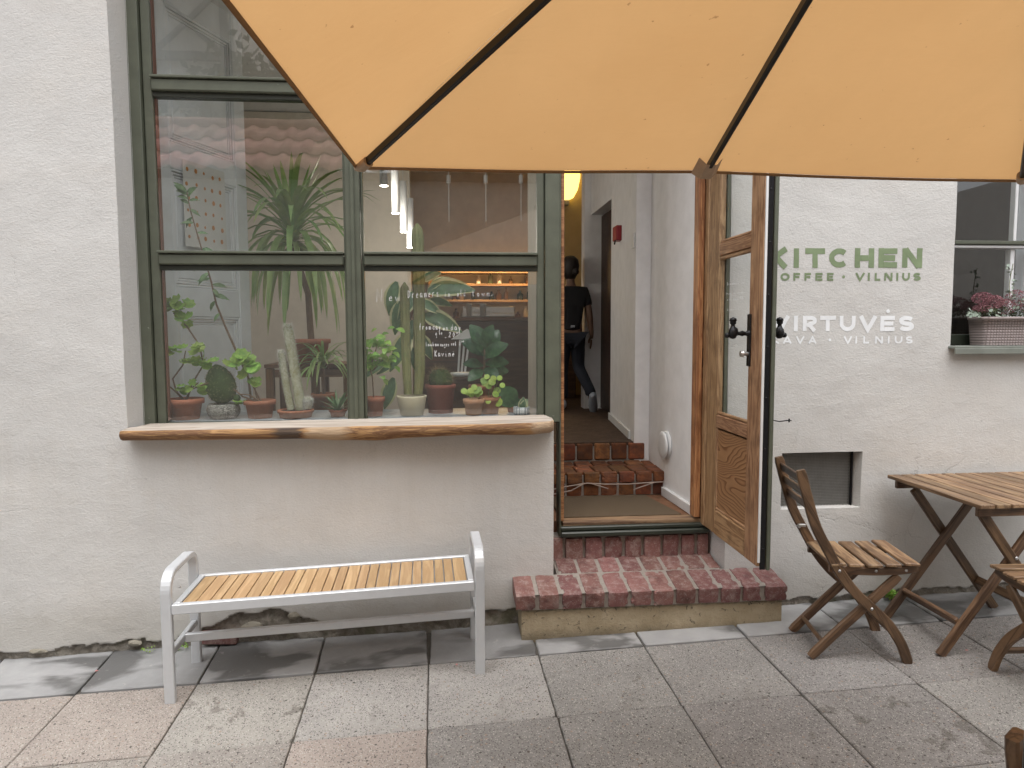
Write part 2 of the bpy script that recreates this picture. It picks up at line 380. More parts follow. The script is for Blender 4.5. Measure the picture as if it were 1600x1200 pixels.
def make_slab_mat(name, smooth=False, stain=False):
    t = NT(name); oc = t.info().outputs['Color']; v = t.vec((1, 1, 1), 'Object', rand=0)
    vr = t.vec((1, 1, 1), 'Object', rand=0)
    if smooth:      # worn grey kerb stones with damp patches
        base = t.mix(t.noise(vr, 5, 6, .6), (.19, .19, .192), (.42, .42, .42)); base = t.mix(1, base, oc, 'MULTIPLY')
        wet = t.noise(t.vec((.8, 1.3, 1), 'Object', rand=20), 2.6, 4, .55, .3)
        base = t.mix(t.ramp(wet, [(.50, 0), (.58, .8)]), base, (.085, .084, .082))
        base = t.mix(t.ramp(t.noise(vr, 22, 5, .7), [(.62, 0), (.7, .45)]), base, (.4, .39, .37))
        t.col(base); t.set(rough=t.ramp(wet, [(.50, .8), (.54, .5)])); t.bump(t.noise(vr, 60, 6, .7), .0025, .6); return t.m
    base = t.mix(t.ramp(t.noise(vr, 3, 5, .6), [(.3, 0), (.7, 1)]), (.98, .975, .97), (1.30, 1.295, 1.285)); base = t.mix(1, oc, base, 'MULTIPLY')
    s1 = t.vor(vr, 170, 'F1', 'Color'); s1s = t.sep(s1)
    k = t.vor(vr, 170); blob = t.ramp(k, [(.32, 1), (.46, 0)])
    br = t.math('MULTIPLY', blob, t.ramp(s1s[0], [(.55, 0), (.74, .75)])); base = t.mix(br, base, (.58, .55, .50))
    dk = t.math('MULTIPLY', blob, t.ramp(s1s[1], [(.64, 0), (.76, .85)])); base = t.mix(dk, base, (.04, .036, .034))
    s2 = t.vor(vr, 55, 'F1', 'Color'); b2 = t.ramp(t.vor(vr, 55), [(.22, 1), (.32, 0)])
    base = t.mix(t.math('MULTIPLY', b2, t.ramp(t.sep(s2)[0], [(.84, 0), (.88, .7)])), base, (.34, .25, .20))
    base = t.mix(t.math('MULTIPLY', b2, t.ramp(t.sep(s2)[1], [(.9, 0), (.93, .8)])), base, (.05, .045, .04))
    st = t.noise(v, 3.4 if not stain else 6.5, 6, .7, .4); base = t.mix(t.ramp(st, [(.57, 0), (.70, .34)] if not stain else [(.56, 0), (.60, .46)]), base, (.07, .058, .045))
    base = t.mix(t.ramp(t.noise(v, 11, 4, .6), [(.66, 0), (.72, .4)]), base, (.09, .075, .06))
    t.col(base).set(rough=.88, spec=.25)
    h = t.math('ADD', t.math('MULTIPLY', t.noise(vr, 190, 3, .6), 1), t.math('MULTIPLY', blob, -.4)); t.bump(h, .0026, .9); return t.m
SLAB = make_slab_mat('aggregate_slab'); SLAB_S = make_slab_mat('stained_slab', False, True); KERB = make_slab_mat('damp_kerb_stone', True)
pave = thing('slab_pavement', None, None); del_props = [pave.pop(k) for k in list(pave.keys())]
tag(pave, 'grey and pinkish square concrete paving slabs across the courtyard', None, kind='structure')
th = R(1.1106); ex = Vector((math.cos(th), math.sin(th), 0)); ey = Vector((-math.sin(th), math.cos(th), 0))
ORG = Vector((-1.6036, -.3606, 0))
def slab_obj(name, pts, mat, color, parent, top, depth=.045, cuts=10, rough=.0012):
    """one laid slab: slightly uneven outline and top, rounded arris, recessed joint round it"""
    cx = sum(p[0] for p in pts)/4; cyy = sum(p[1] for p in pts)/4; mb = MB()
    def g(u, v, inset):
        a = Vector(pts[0]).lerp(Vector(pts[1]), u); b = Vector(pts[3]).lerp(Vector(pts[2]), u); p = a.lerp(b, v)
        c = Vector((cx, cyy)); d = c-p; return p + d.normalized()*inset
    N = cuts; rows = []
    tl = [random.uniform(-.002, .002) for _ in range(3)]
    def zt(p): return top(p.x, p.y) + tl[0] + (p.x-cx)*tl[1] + (p.y-cyy)*tl[2]
    per = [(i/N, 0) for i in range(N)]+[(1, i/N) for i in range(N)]+[(1-i/N, 1) for i in range(N)]+[(0, 1-i/N) for i in range(N)]
    outer, mid, low = [], [], []
    for u, v in per:
        jit = abs(noise.noise(Vector((cx*3+u*7, cyy*3+v*7, 1.3))))*.006 + random.uniform(0, rough)
        if (u in (0, 1) and v in (0, 1)) and random.random() < .35: jit += random.uniform(.004, .014)
        p = g(u, v, .0016+jit*.7); q = g(u, v, .0055+jit)
        low.append((p.x-cx, p.y-cyy, zt(p)-depth)); mid.append((p.x-cx, p.y-cyy, zt(p)-.0035)); outer.append((q.x-cx, q.y-cyy, zt(q)))
    n = len(per); mb.add(low+mid+outer, [(i, (i+1) % n, n+(i+1) % n, n+i) for i in range(n)]+[(n+i, n+(i+1) % n, 2*n+(i+1) % n, 2*n+i) for i in range(n)]+[tuple(range(2*n, 3*n))])
    o = mb.build(name, mat, parent, Matrix.Translation((cx, cyy, 0))); o.color = (*color, 1); return o
GREY = (.235, .226, .217); PINK = (.315, .278, .252); WARMG = (.26, .245, .228); DKG = (.195, .187, .178); PURP = (.235, .223, .216)
def slab_color(i, j):
    pal = {(0, 0): PINK, (-1, 0): PINK, (1, 0): (.31, .295, .272), (2, 0): (.315, .303, .288), (3, 0): (.29, .28, .268), (4, 0): (.24, .232, .222), (5, 0): GREY, (6, 0): (.24, .23, .225), (7, 0): PURP, (8, 0): PURP,
           (0, 1): (.30, .275, .25), (1, 1): (.30, .278, .257), (2, 1): (.31, .27, .245), (3, 1): (.25, .24, .23), (4, 1): (.235, .227, .218), (5, 1): PURP, (6, 1): (.232, .22, .212), (7, 1): (.25, .24, .228), (-1, 1): PINK}
    c = pal.get((i, j))
    if c is None:
        random.seed(i*91+j*17); c = random.choice([GREY, DKG, WARMG, PURP, GREY])
    k_ = random.uniform(.93, 1.07); return tuple(x*k_ for x in c)
for j in range(0, 10):
    for i in range(-6, 13):
        p = [ORG+ex*(.5*(i+a))-ey*(.5*(j+b)) for a, b in ((0, 1), (1, 1), (1, 0), (0, 0))]
        if min(q.x for q in p) < -4.8 and j > 6: continue
        slab_obj('paving_slab', [(q.x, q.y) for q in p], SLAB_S if (i, j) in ((1, 0), (6, 1)) else SLAB, slab_color(i, j), pave, lambda x, y: gz(x, y))
random.seed(11)
kerb = thing('kerb_strip', None, None); [kerb.pop(k) for k in list(kerb.keys())]
tag(kerb, 'strip of worn damp grey stones along the foot of the wall', None, kind='structure')
kx = {0: .0, 1: .0}
for i in range(-6, 13):
    a = ORG+ex*(.5*i); b = ORG+ex*(.5*(i+1)); sh = .09 if i < 3 else (.0 if i < 6 else .03)
    pts = [(a.x+.004, a.y+.006), (b.x-.001, b.y+.006), (b.x-sh*.2, .03), (a.x-sh*.2, .03)]
    slab_obj('kerb_stone', pts, KERB, (random.uniform(.8, 1.15),)*3, kerb, lambda x, y: gz(x, y)+.002, rough=.003)

# ============================================================ CAFE BUILDING
bld = thing('cafe_building', 'pale grey rendered cafe building with green window, open pine door and painted lettering', 'building', (0, 0, 0))
YF = .15                                    # front plane of window and door frame
WIN = (-1.50, .515)                         # window opening in x at the wall face
SILLZ, TOPZ = 1.035, 3.42
VENT = (WY(1222, 708, 0).x, WY(1345, 795, 0).x, WY(1345, 793, 0).z, WY(1222, 708, 0).z)
W2X, W2Z0 = WY(1490, 400, 0).x, WY(1487, 541, 0).z
DX1 = 1.402                                 # right edge of the doorway in the wall face
def disp(x, z):
    p = Vector((x*.8, 0, z*.8)); d = .011*noise.noise(p*1.3)+.006*noise.noise(p*3.7+Vector((5, 0, 0)))+.0017*noise.noise(p*11)+.0007*noise.noise(p*29)
    return d
def hole_depth(x, z):
    """plaster broken away at the foot of the wall: depth of the loss"""
    g = gz(x, 0); h = z-g
    n1 = noise.noise(Vector((x*4.3, 2.1, 0))); n2 = noise.noise(Vector((x*17, 7.7, z*9))); n3 = noise.noise(Vector((x*48, 1.7, z*40)))
    if x < -1.3: H = .045+.02*n1
    elif x < -.55: H = .055+.10*math.exp(-((x+.93)/.3)**2)+.035*n1
    elif x < .33: H = .055+.025*n1+.03*math.exp(-((x-.22)/.1)**2)
    else: H = .038+.02*n1
    H += .018*n2+.012*n3
    k = max(0., min(1., (H-h)/.006))
    return k
def levels(a, b, step, extra=()):
    L = [a]; ex_ = sorted(e for e in extra if a < e < b)+[b]
    for e in ex_:
        m = max(1, round((e-L[-1])/step)); s0 = L[-1]; L += [s0+(e-s0)*(k+1)/m for k in range(m)]
    return L
xs = levels(-3.6, 4.4, .0125, (WIN[0], WIN[1], DX1, VENT[0], VENT[1], W2X, 3.75))
zs = levels(-.16, .36, .0065)[:-1]+levels(.36, 2.4, .016, (SILLZ, VENT[2], VENT[3], W2Z0))+levels(2.4, 4.6, .05, (2.75, TOPZ))[1:]
def inhole(x, z):
    if WIN[0] < x < WIN[1] and SILLZ < z < TOPZ: return True
    if WIN[1] <= x < DX1 and z < TOPZ: return True
    if VENT[0] < x < VENT[1] and VENT[2] < z < VENT[3]: return True
    if W2X < x < 3.75 and W2Z0 < z < 2.75: return True
    return False
NX = len(xs); V = []; dmg = []
for z in zs:
    for x in xs:
        y = disp(x, z); k = hole_depth(x, z) if z < .36 else 0
        if k > 0: y += k*(.016+.010*noise.noise(Vector((x*23, 4, z*23)))+.004*noise.noise(Vector((x*70, 4, z*70)))+.009*noise.noise(Vector((x*7, 9, z*7))))
        # narrow step of the pilaster-like plaster edge left of the window, pillowy corners at the openings
        dmg.append(k)
        V.append((x, y, z))
mb = MB(); mb.v = V
for j in range(len(zs)-1):
    for i in range(NX-1):
        if inhole((xs[i]+xs[i+1])/2, (zs[j]+zs[j+1])/2): continue
        a = j*NX+i; mb.f.append((a, a+1, a+NX+1, a+NX)); mb.sm.append(True); mb.mi.append(1 if (dmg[a]+dmg[a+1]+dmg[a+NX]+dmg[a+NX+1]) > .6 else 0)
def make_rubble():
    t = NT('bare_rubble'); v = t.vec(); n = t.noise(v, 13, 6, .7, .5)
    c = t.mix(t.ramp(n, [(.35, 0), (.65, 1)]), (.15, .13, .105), (.42, .39, .34)); c = t.mix(t.ramp(t.noise(v, 6, 3), [(.56, 0), (.66, .5)]), c, (.11, .12, .05))
    t.col(c).set(rough=.95); t.bump(t.noise(v, 45, 6, .75, .5), .014, 1); return t.m
RUB = make_rubble()
wall = mb.build('wall', [STUCCO, RUB], bld)
# reveals (returns of the openings into the wall thickness)
def reveal(pts_a, depth_vec, name='reveal', mat=STUCCO, ns=None):
    """strip from an opening edge going inwards; first column follows the wall face"""
    m_ = MB(); nseg = 5; vv = []
    for k in range(nseg+1):
        t_ = k/nseg
        for (x, z) in pts_a:
            y0 = disp(x, z); vv.append((x+depth_vec[0]*t_, y0*(1-t_)+(depth_vec[1])*t_, z+depth_vec[2]*t_))
    n_ = len(pts_a)
    m_.add(vv, [(k*n_+i, k*n_+i+1, (k+1)*n_+i+1, (k+1)*n_+i) for k in range(nseg) for i in range(n_-1)], True)
    return m_.build(name, mat, bld)
zw = [z for z in zs if SILLZ-1e-6 <= z <= TOPZ+1e-6]; xw = [x for x in xs if WIN[0]-1e-6 <= x <= WIN[1]+1e-6]
reveal([(WIN[0], z) for z in zw], (0.045, YF+.14, 0))
reveal([(x, SILLZ) for x in xw], (0, YF+.14, .0))
reveal([(WIN[1], z) for z in zs if z <= SILLZ+1e-6], (0, YF+.02, 0))
reveal([(DX1, z) for z in zs if z <= TOPZ+1e-6], (-.02, YF+.10, 0))
reveal([(x, TOPZ) for x in xs if WIN[0]-1e-6 <= x <= DX1+1e-6], (0, YF+.14, 0))
reveal([(VENT[0], z) for z in zs if VENT[2]-1e-6 <= z <= VENT[3]+1e-6], (0.0, .09, 0)); reveal([(VENT[1], z) for z in zs if VENT[2]-1e-6 <= z <= VENT[3]+1e-6], (-.02, .09, 0))
reveal([(x, VENT[2]) for x in xs if VENT[0]-1e-6 <= x <= VENT[1]+1e-6], (0, .09, 0)); reveal([(x, VENT[3]) for x in xs if VENT[0]-1e-6 <= x <= VENT[1]+1e-6], (0, .09, -.0))
reveal([(W2X, z) for z in zs if W2Z0-1e-6 <= z <= 2.751], (0.0, .16, 0)); reveal([(3.75, z) for z in zs if W2Z0-1e-6 <= z <= 2.751], (0, .16, 0)); reveal([(x, 2.75) for x in xs if W2X-1e-6 <= x <= 3.751], (0, .16, 0)); reveal([(x, W2Z0) for x in xs if W2X-1e-6 <= x <= 3.751], (0, .16, 0))
# red brick and stones showing at the foot of the wall
m_ = MB().box(-.085, .085, -.03, .03, -.03, .03, .004)
o = m_.build('exposed_brick', BRICK, bld, Matrix.Translation((WY(343, 993, .0).x, .012, gz(-1.1, 0)+.045)) @ Matrix.Rotation(R(3), 4, 'Y'))
def stone(x, y, z, sx, sy, sz, mat, parent, seed, name='stone'):
    me = MB(); bm = bmesh.new(); bmesh.ops.create_icosphere(bm, subdivisions=2, radius=1)
    for v_ in bm.verts: v_.co *= 1+.35*noise.noise(v_.co*1.4+Vector((seed, 0, 0)))
    mm = bpy.data.meshes.new(name); bm.to_mesh(mm); bm.free(); mm.materials.append(mat)
    o_ = bpy.data.objects.new(name, mm); return place(o_, parent, Matrix.Translation((x, y, z)) @ Matrix.Diagonal((sx, sy, sz, 1)))
STONE = make_plain('pale_rubble_stone', (.36, .33, .27), .95, 0, .3, 30, .008)
for px, py, sx, sz in ((779, 985, .035, .011), (885, 0, 0, 0), (435, 985, .04, .025), (395, 978, .05, .02), (590, 998, .06, .012), (210, 1005, .035, .014), (60, 1017, .05, .012), (460, 962, .028, .022)):
    if not sx: continue
    q = WY(px, py, .0); stone(q.x, .004, q.z, sx, .018, sz, STONE, bld, px*.1)
# painted lettering ------------------------------------------------
def ribbon(mb_, pts, wd, y, closed=False):
    n_ = len(pts); L, Rr = [], []
    for i, p in enumerate(pts):
        a = Vector(pts[(i-1) % n_]) if (i > 0 or closed) else None; b = Vector(pts[(i+1) % n_]) if (i < n_-1 or closed) else None; p = Vector(p)
        d1 = (p-a).normalized() if a else None; d2 = (b-p).normalized() if b else None
        d1 = d1 or d2; d2 = d2 or d1; n1 = Vector((-d1.y, d1.x)); n2 = Vector((-d2.y, d2.x)); m1 = (n1+n2)
        m1 = m1.normalized() if m1.length > .1 else n1; k = min(1.6, 1/max(.5, m1.dot(n1)))
        L.append(p+m1*wd/2*k); Rr.append(p-m1*wd/2*k)
    vs_ = [(q.x, y(q.x, q.y), q.y) for q in L+Rr]; m = n_ if closed else n_-1
    mb_.add(vs_, [(i, (i+1) % n_, n_+(i+1) % n_, n_+i) for i in range(m)])
def arc(cx, cz, rx, rz, a0, a1, n_=14): return [(cx+rx*math.cos(R(a0+(a1-a0)*k/n_)), cz+rz*math.sin(R(a0+(a1-a0)*k/n_))) for k in range(n_+1)]
def glyph(ch, t, A):
    """stroke skeletons in a box of width A (aspect) and height 1; t = stroke width; returns polylines"""
    h = t/2
    if ch == 'I': return [[(A/2, 0), (A/2, 1)]]
    if ch == 'K': return [[(h, 0), (h, 1)], [(A-h*.9, 1-.02), (h*1.6, .5)], [(h*2.4, .56), (A-h*.9, .02)]]
    if ch == 'T': return [[(0, 1-h), (A, 1-h)], [(A/2, 0), (A/2, 1-t)]]
    if ch == 'C': return [arc(A/2, .5, A/2-h, .5-h, 45, 315)]
    if ch == 'H': return [[(h, 0), (h, 1)], [(A-h, 0), (A-h, 1)], [(t, .5), (A-t, .5)]]
    if ch == 'E': return [[(h, 0), (h, 1)], [(t, 1-h), (A, 1-h)], [(t, .5), (A*.9, .5)], [(t, h), (A, h)]]
    if ch == 'F': return [[(h, 0), (h, 1)], [(t, 1-h), (A, 1-h)], [(t, .48), (A*.9, .48)]]
    if ch == 'N': return [[(h, 0), (h, 1)], [(A-h, 0), (A-h, 1)], [(h*1.2, .96), (A-h*1.2, .04)]]
    if ch == 'O': return [('closed', arc(A/2, .5, A/2-h, .5-h, 0, 360, 24)[:-1])]
    if ch == 'V': return [[(h*.9, 1), (A/2, .06), (A-h*.9, 1)]]
    if ch == 'L': return [[(h, 0), (h, 1)], [(t, h), (A, h)]]
    if ch == 'U': return [[(h, 1)]+arc(A/2, .5, A/2-h, .5-h, 180, 360)+[(A-h, 1)]]
    if ch == 'S': return [arc(A/2, .75-h*.5, (A/2-h)*.95, .25-h*.5, 20, 260, 10)+arc(A/2, .25+h*.5, A/2-h, .25-h*.5, 80, -160, 10)]
    if ch == 'R': return [[(h, 0), (h, 1)], [(t, 1-h)]+arc(A*.55, .68, A*.45-h, .32-h, 90, -90, 8)+[(t, .36)], [(A*.5, .38), (A-h, .01)]]
    if ch == 'A': return [[(h*.9, 0), (A/2, .94), (A-h*.9, 0)], [(A*.27, .28), (A*.73, .28)]]
    if ch == '.': return [('dot',)]
    if ch == 'Ė': return glyph('E', t, A)+[('dotabove',)]
def paint_line(letters, py0, py1, t, mat, parent, yoff=.0012):
    """letters: (char, left px, right px); stands on the wall face as paint"""
    for ch, l, r_ in letters:
        a = WY(l, py1, 0); b = WY(r_, py1, 0); top = WY((l+r_)/2, py0, 0).z; bot = WY((l+r_)/2, py1, 0).z
        Hh = top-bot; Wd = b.x-a.x; A = Wd/Hh; mbx = MB(); rr = random.Random(ord(ch)+int(l))
        def ym(x, z): return disp(x, z)-yoff-kk*.00025
        for kk, pl in enumerate(glyph(ch, t, A)):
            if pl[0] == 'dot' or pl[0] == 'dotabove':
                c_ = (A/2, .5, .40) if pl[0] == 'dot' else (A/2, 1.30, .25)
                pp = [(a.x+(c_[0]+c_[2]*.5*math.cos(q*.5236))*Hh, bot+(c_[1]+c_[2]*.5*math.sin(q*.5236))*Hh) for q in range(12)]
                mbx.add([(x, ym(x, z), z) for x, z in pp], [tuple(range(12))]); continue
            closed = pl[0] == 'closed'; pl = pl[1] if closed else pl
            # subdivide straight strokes so that the paint edge wobbles and follows the plaster
            q2 = []
            for i in range(len(pl)-1):
                for s_ in range(4 if len(pl) < 5 else 1): q2.append(tuple(Vector(pl[i]).lerp(Vector(pl[i+1]), s_/(4 if len(pl) < 5 else 1))))
            q2.append(pl[-1])
            q2 = [(a.x+(p[0]+rr.uniform(-.008, .008))*Hh, bot+(p[1]+rr.uniform(-.006, .006))*Hh) for p in q2]
            ribbon(mbx, q2, t*Hh*rr.uniform(.96, 1.04), ym, closed)
        mbx.build('letter', mat, parent)
pt1 = place(bpy.data.objects.new('green_lettering', None), bld); pt2 = place(bpy.data.objects.new('white_lettering', None), bld)
paint_line([('K', 1201, 1231), ('I', 1237.5, 1249), ('T', 1257, 1288), ('C', 1294, 1326), ('H', 1334, 1364), ('E', 1371, 1400), ('N', 1408, 1439)], 388, 418.5, .29, LETTER_G, pt1)
paint_line([('C', 1203, 1213), ('O', 1219, 1233), ('F', 1239, 1249), ('F', 1256, 1266), ('E', 1273, 1284), ('E', 1291, 1301), ('.', 1312, 1322), ('V', 1335, 1350), ('I', 1353, 1359), ('L', 1365, 1374), ('N', 1380, 1393), ('I', 1398, 1403), ('U', 1408, 1420), ('S', 1425, 1437)], 426.5, 438.8, .27, LETTER_G, pt1)
paint_line([('V', 1204, 1233), ('I', 1238.5, 1246), ('R', 1253, 1275), ('T', 1280, 1305), ('U', 1311, 1336), ('V', 1341, 1369), ('Ė', 1374, 1396), ('S', 1402, 1426)], 493.5, 517.5, .27, WHITE, pt2)
paint_line([('K', 1203, 1217), ('A', 1222, 1236), ('V', 1242, 1256), ('A', 1262, 1275), ('.', 1291, 1300), ('V', 1317, 1331), ('I', 1335, 1339), ('L', 1348, 1357), ('N', 1366, 1378), ('I', 1385, 1389), ('U', 1396, 1408), ('S', 1413, 1424)], 525.5, 536.8, .25, WHITE, pt2)

# window ------------------------------------------------
win = place(bpy.data.objects.new('window', None), bld)
def fbox(name, x0, x1, z0, z1, y0=YF, y1=YF+.07, m=GREEN, parent=None, c=.004, inner=None):
    return MB().box(x0, x1, y0, y1, z0, z1, c).build(name, m, parent or win)
X = lambda px, py=400, y=YF: WY(px, py, y).x
Z = lambda px, py, y=YF: WY(px, py, y).z
xl0, xl1, xl2 = X(207.5, 400)-.02, X(233, 400), X(243, 400)
xm0, xm1 = X(539, 400), X(566, 400); xr0, xr1 = X(840, 400), X(874, 400)
zb = Z(541, 660); zt1, zt0 = Z(400, 394), Z(400, 418); zu1, zu0 = Z(340, 122), Z(340, 148)
fbox('jamb', xl0, xl1-.003, SILLZ-.01, TOPZ, YF-.012, YF+.12); fbox('jamb', xl1, xl2+.012, zb, TOPZ, YF+.012, YF+.07)
MB().box(xl0-.012, xl0-.001, YF-.02, YF+.1, SILLZ+.012, TOPZ, .002).build('edge_strip', make_wood('grey_worn_strip', (.34, .30, .26), (.16, .13, .10), 1, .8, 0, .05, 20, bump=.002), win)
fbox('moulding', xl0+.028, xl0+.045, zb, TOPZ, YF-.022, YF-.013, c=.003)
fbox('mullion', xm0+.006, xm1-.006, zb-.012, TOPZ, YF-.012, YF+.10)
fbox('moulding', (xm0+xm1)/2-.010, (xm0+xm1)/2+.010, zb-.01, TOPZ, YF-.024, YF-.013, c=.004)
for a, b in ((xm0-.006, xm0+.004), (xm1-.004, xm1+.006)): fbox('bead', a, b, zb, TOPZ, YF+.014, YF+.05, c=.002)
fbox('jamb', xr0, xr0+.035, zb, TOPZ, YF+.008, YF+.07, c=.004); fbox('jamb', xr0+.038, xr1+.002, SILLZ-.01, TOPZ, YF-.014, YF+.12)
for a, b in ((xl2+.013, xm0-.007), (xm1+.007, xr0-.001)):
    fbox('rail', a, b, zb-.012, zb+.009, YF+.004, YF+.06)
    for z0, z1 in ((zt0, zt1), (zu0, zu1)):
        fbox('transom', a, b, z0+.012, z1-.010, YF-.010, YF+.08, c=.006)
        fbox('drip_rail', a, b, z1-.009, z1+.004, YF-.022, YF+.05, c=.003)
        fbox('bead', a, b, z0-.012, z0+.011, YF+.012, YF+.06, GREEN_DK, c=.002)
    for z0, z1 in ((zb+.009, zt0-.012), (zt1+.004, zu0-.012), (zu1+.004, TOPZ)):
        MB().box(a-.008, b+.008, YF+.026, YF+.030, z0-.004, z1+.004).build('pane', GLASS, win)
# thin rust-brown inner liner seen at the left of the glass
for a in (xl2+.0128,):
    fbox('liner', a, a+.006, zb+.02, TOPZ, YF+.034, YF+.06, make_plain('red_primer', (.16, .06, .035), .7), c=0)
# live-edge oak sill
def live_sill():
    a, b = WY(183, 672, -.11).x, WY(868, 655, -.11).x; n_ = 90; tops, bots, backs = [], [], []
    ctrl_f = [(0, -.095), (.06, -.105), (.3, -.125), (.5, -.135), (.56, -.12), (.62, -.135), (.72, -.15), (.85, -.155), (.93, -.15), (.985, -.115), (1, -.06)]
    ctrl_t = [(0, .046), (.2, .048), (.40, .052), (.50, .064), (.57, .070), (.64, .058), (.8, .050), (.95, .058), (1, .056)]
    def ip(c_, t_):
        for (t0, v0), (t1, v1) in zip(c_, c_[1:]):
            if t_ <= t1: k = (t_-t0)/(t1-t0); k = k*k*(3-2*k); return v0+(v1-v0)*k
        return c_[-1][1]
    m1 = MB(); vv = []
    for i in range(n_+1):
        t_ = i/n_; x = a+(b-a)*t_; yf = ip(ctrl_f, t_)+.004*noise.noise(Vector((t_*22, 0, 0))); th_ = ip(ctrl_t, t_)
        zt = 1.047+.014*t_+.002*noise.noise(Vector((t_*9, 3, 0)))
        yb = YF-.013 if (x > WIN[0]+.045 and x < WIN[1]-.01) else .012
        vv += [(x, yb, zt+.004), (x, yf+.018, zt), (x, yf+.006, zt-.004), (x, yf, zt-th_*.45), (x, yf+.012, zt-th_*.85), (x, yf+.035, zt-th_-.002), (x, yb, zt-th_+.004)]
    for i in range(n_):
        for k in range(6):
            m1.f.append((i*7+k, i*7+k+1, (i+1)*7+k+1, (i+1)*7+k)); m1.sm.append(True); m1.mi.append(0 if k in (0,) else 1)
    m1.v = vv; m1.f += [tuple(range(7))[::-1], tuple(n_*7+k for k in range(7))]; m1.sm += [False, False]; m1.mi += [1, 0]
    return m1.build('window_sill', [OAK, OAK_EDGE], bld, recalc=True)
live_sill()
m_ = MB()                                        # dark scorched knot and torn bark of the edge
# inner sill board
MB().box(-1.44, .50, YF+.075, .62, 1.0, 1.0515, .004).build('inner_sill', make_paint('inner_sill_paint', (.30, .32, .34), .4), bld)

# door frame and doorway ------------------------------------------------
dfr = place(bpy.data.objects.new('door_frame', None), bld)
DJ0 = X(874.5, 600); DJ1 = X(880.5, 600); HX = WY(1092, 600, YF).x
MB().box(xr1+.004, DJ0+.004, YF-.006, YF+.11, .42, TOPZ, .004).build('jamb', GREEN, dfr)
MB().box(DJ0+.006, DJ1+.004, YF+.004, YF+.09, .50, TOPZ, .003).build('jamb', JAMB, dfr, None).data
HX0 = WY(1088, 600, YF).x; HX = WY(1097, 600, YF).x
o = bar('jamb', ((HX0+HX)/2, YF+.035, .5), ((HX0+HX)/2, YF+.035, TOPZ), HX-HX0, .07, JAMB, dfr, (0, 1, 0))
o = bar('jamb', (HX+.020, YF+.050, .5), (HX+.020, YF+.050, TOPZ), .036, .07, JAMB, dfr, (0, 1, 0))
MB().box(HX+.040, DX1-.012, YF+.012, YF+.08, .44, TOPZ, .003).build('jamb', GREEN, dfr)
zc_ = .482
MB().box(xr1+.006, DX1-.03, YF-.03, YF+.05, zc_-.062, zc_-.034, .006).build('threshold', GREEN_DK, dfr)
MB().box(xr1+.006, DX1-.03, YF-.012, YF+.06, zc_-.033, zc_-.010, .005).build('threshold', GREEN_DK, dfr)
o = bar('threshold', (DJ1, YF+.06, zc_-.004), (DX1-.05, YF+.06, zc_-.004), .09, .022, make_wood('worn_threshold', (.32, .2, .12), (.10, .05, .03), 1, .7, 0, .1, 20, bump=.003), dfr)
# riser of bricks set on end under the threshold
rz0, rz1 = .292, zc_-.064
riser = place(bpy.data.objects.new('door_riser', None), bld)
MB().box(.50, 1.37, YF+.012, YF+.08, rz0-.1, rz1+.002).build('mortar_bed', MORTAR, riser)
xx = .525; bmesh_cache = {}
k = 0
for x0_, x1_ in ((.515, .588), (.602, .694), (.708, .797), (.813, .905), (.922, 1.007), (1.024, 1.112), (1.127, 1.212), (1.228, 1.30), (1.315, 1.372)):
    me_ = rough_brick(x1_-x0_, .07, rz1-rz0+.014-.004*(k % 2), .0012, k+50); me_.materials.append(BRICK); inst('brick', me_, riser, Matrix.Translation((x0_, YF-.004-.003*(k % 3), rz0-.02))); k += 1
# ============================================================ BRICK DOORSTEP
step = thing('brick_doorstep', 'low doorstep of two rows of red paver bricks on a rough yellow concrete plinth', 'doorstep', (1.0, 0, .04))
SY0, SY1 = -.195, YF+.02; SX0, SX1 = WY(806, 932, -.19).x, WY(1231, 918, -.19).x
def stz(y): return .241+(y-SY0)/(SY1-SY0)*.064
pl = MB(); xa, xb = WY(815, 970, -.165).x, WY(1221, 950, -.165).x
n_ = 40; vv = []
for i in range(n_+1):
    x = xa+(xb-xa)*i/n_
    for kz, y0 in ((0, -.165), (1, -.165)):
        z = (gz(x, -.16)-.03) if kz == 0 else .163
        vv.append((x, y0+.007*noise.noise(Vector((x*14, 3, z*9)))+(.0 if kz else -.004), z))
    vv.append((x, .01, .163)); vv.append((x, .01, gz(x, 0)-.03))
pl.v = vv
for i in range(n_):
    for k in range(4): pl.f.append((i*4+k, i*4+(k+1) % 4, (i+1)*4+(k+1) % 4, (i+1)*4+k)); pl.sm.append(False); pl.mi.append(0)
pl.f += [(3, 2, 1, 0), (n_*4, n_*4+1, n_*4+2, n_*4+3)]; pl.sm += [False]*2; pl.mi += [0]*2
def make_conc():
    t = NT('pitted_concrete'); v = t.vec(); n = t.noise(v, 8, 5, .6)
    c = t.mix(t.ramp(n, [(.3, 0), (.7, 1)]), (.30, .24, .15), (.43, .36, .25)); p = t.noise(v, 30, 4, .7, .6)
    c = t.mix(t.ramp(p, [(.60, 0), (.66, .8)]), c, (.06, .05, .038)); z = t.sep(t.tc.outputs['Object'])[2]
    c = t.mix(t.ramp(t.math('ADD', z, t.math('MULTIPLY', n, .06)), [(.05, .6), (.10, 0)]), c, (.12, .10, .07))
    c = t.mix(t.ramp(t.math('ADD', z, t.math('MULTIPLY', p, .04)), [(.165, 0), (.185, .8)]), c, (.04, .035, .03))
    t.col(c).set(rough=.95); t.bump(t.math('ADD', p, t.noise(v, 90, 4, .7)), .006, .9); return t.m
pl.build('plinth', make_conc(), step, recalc=True)
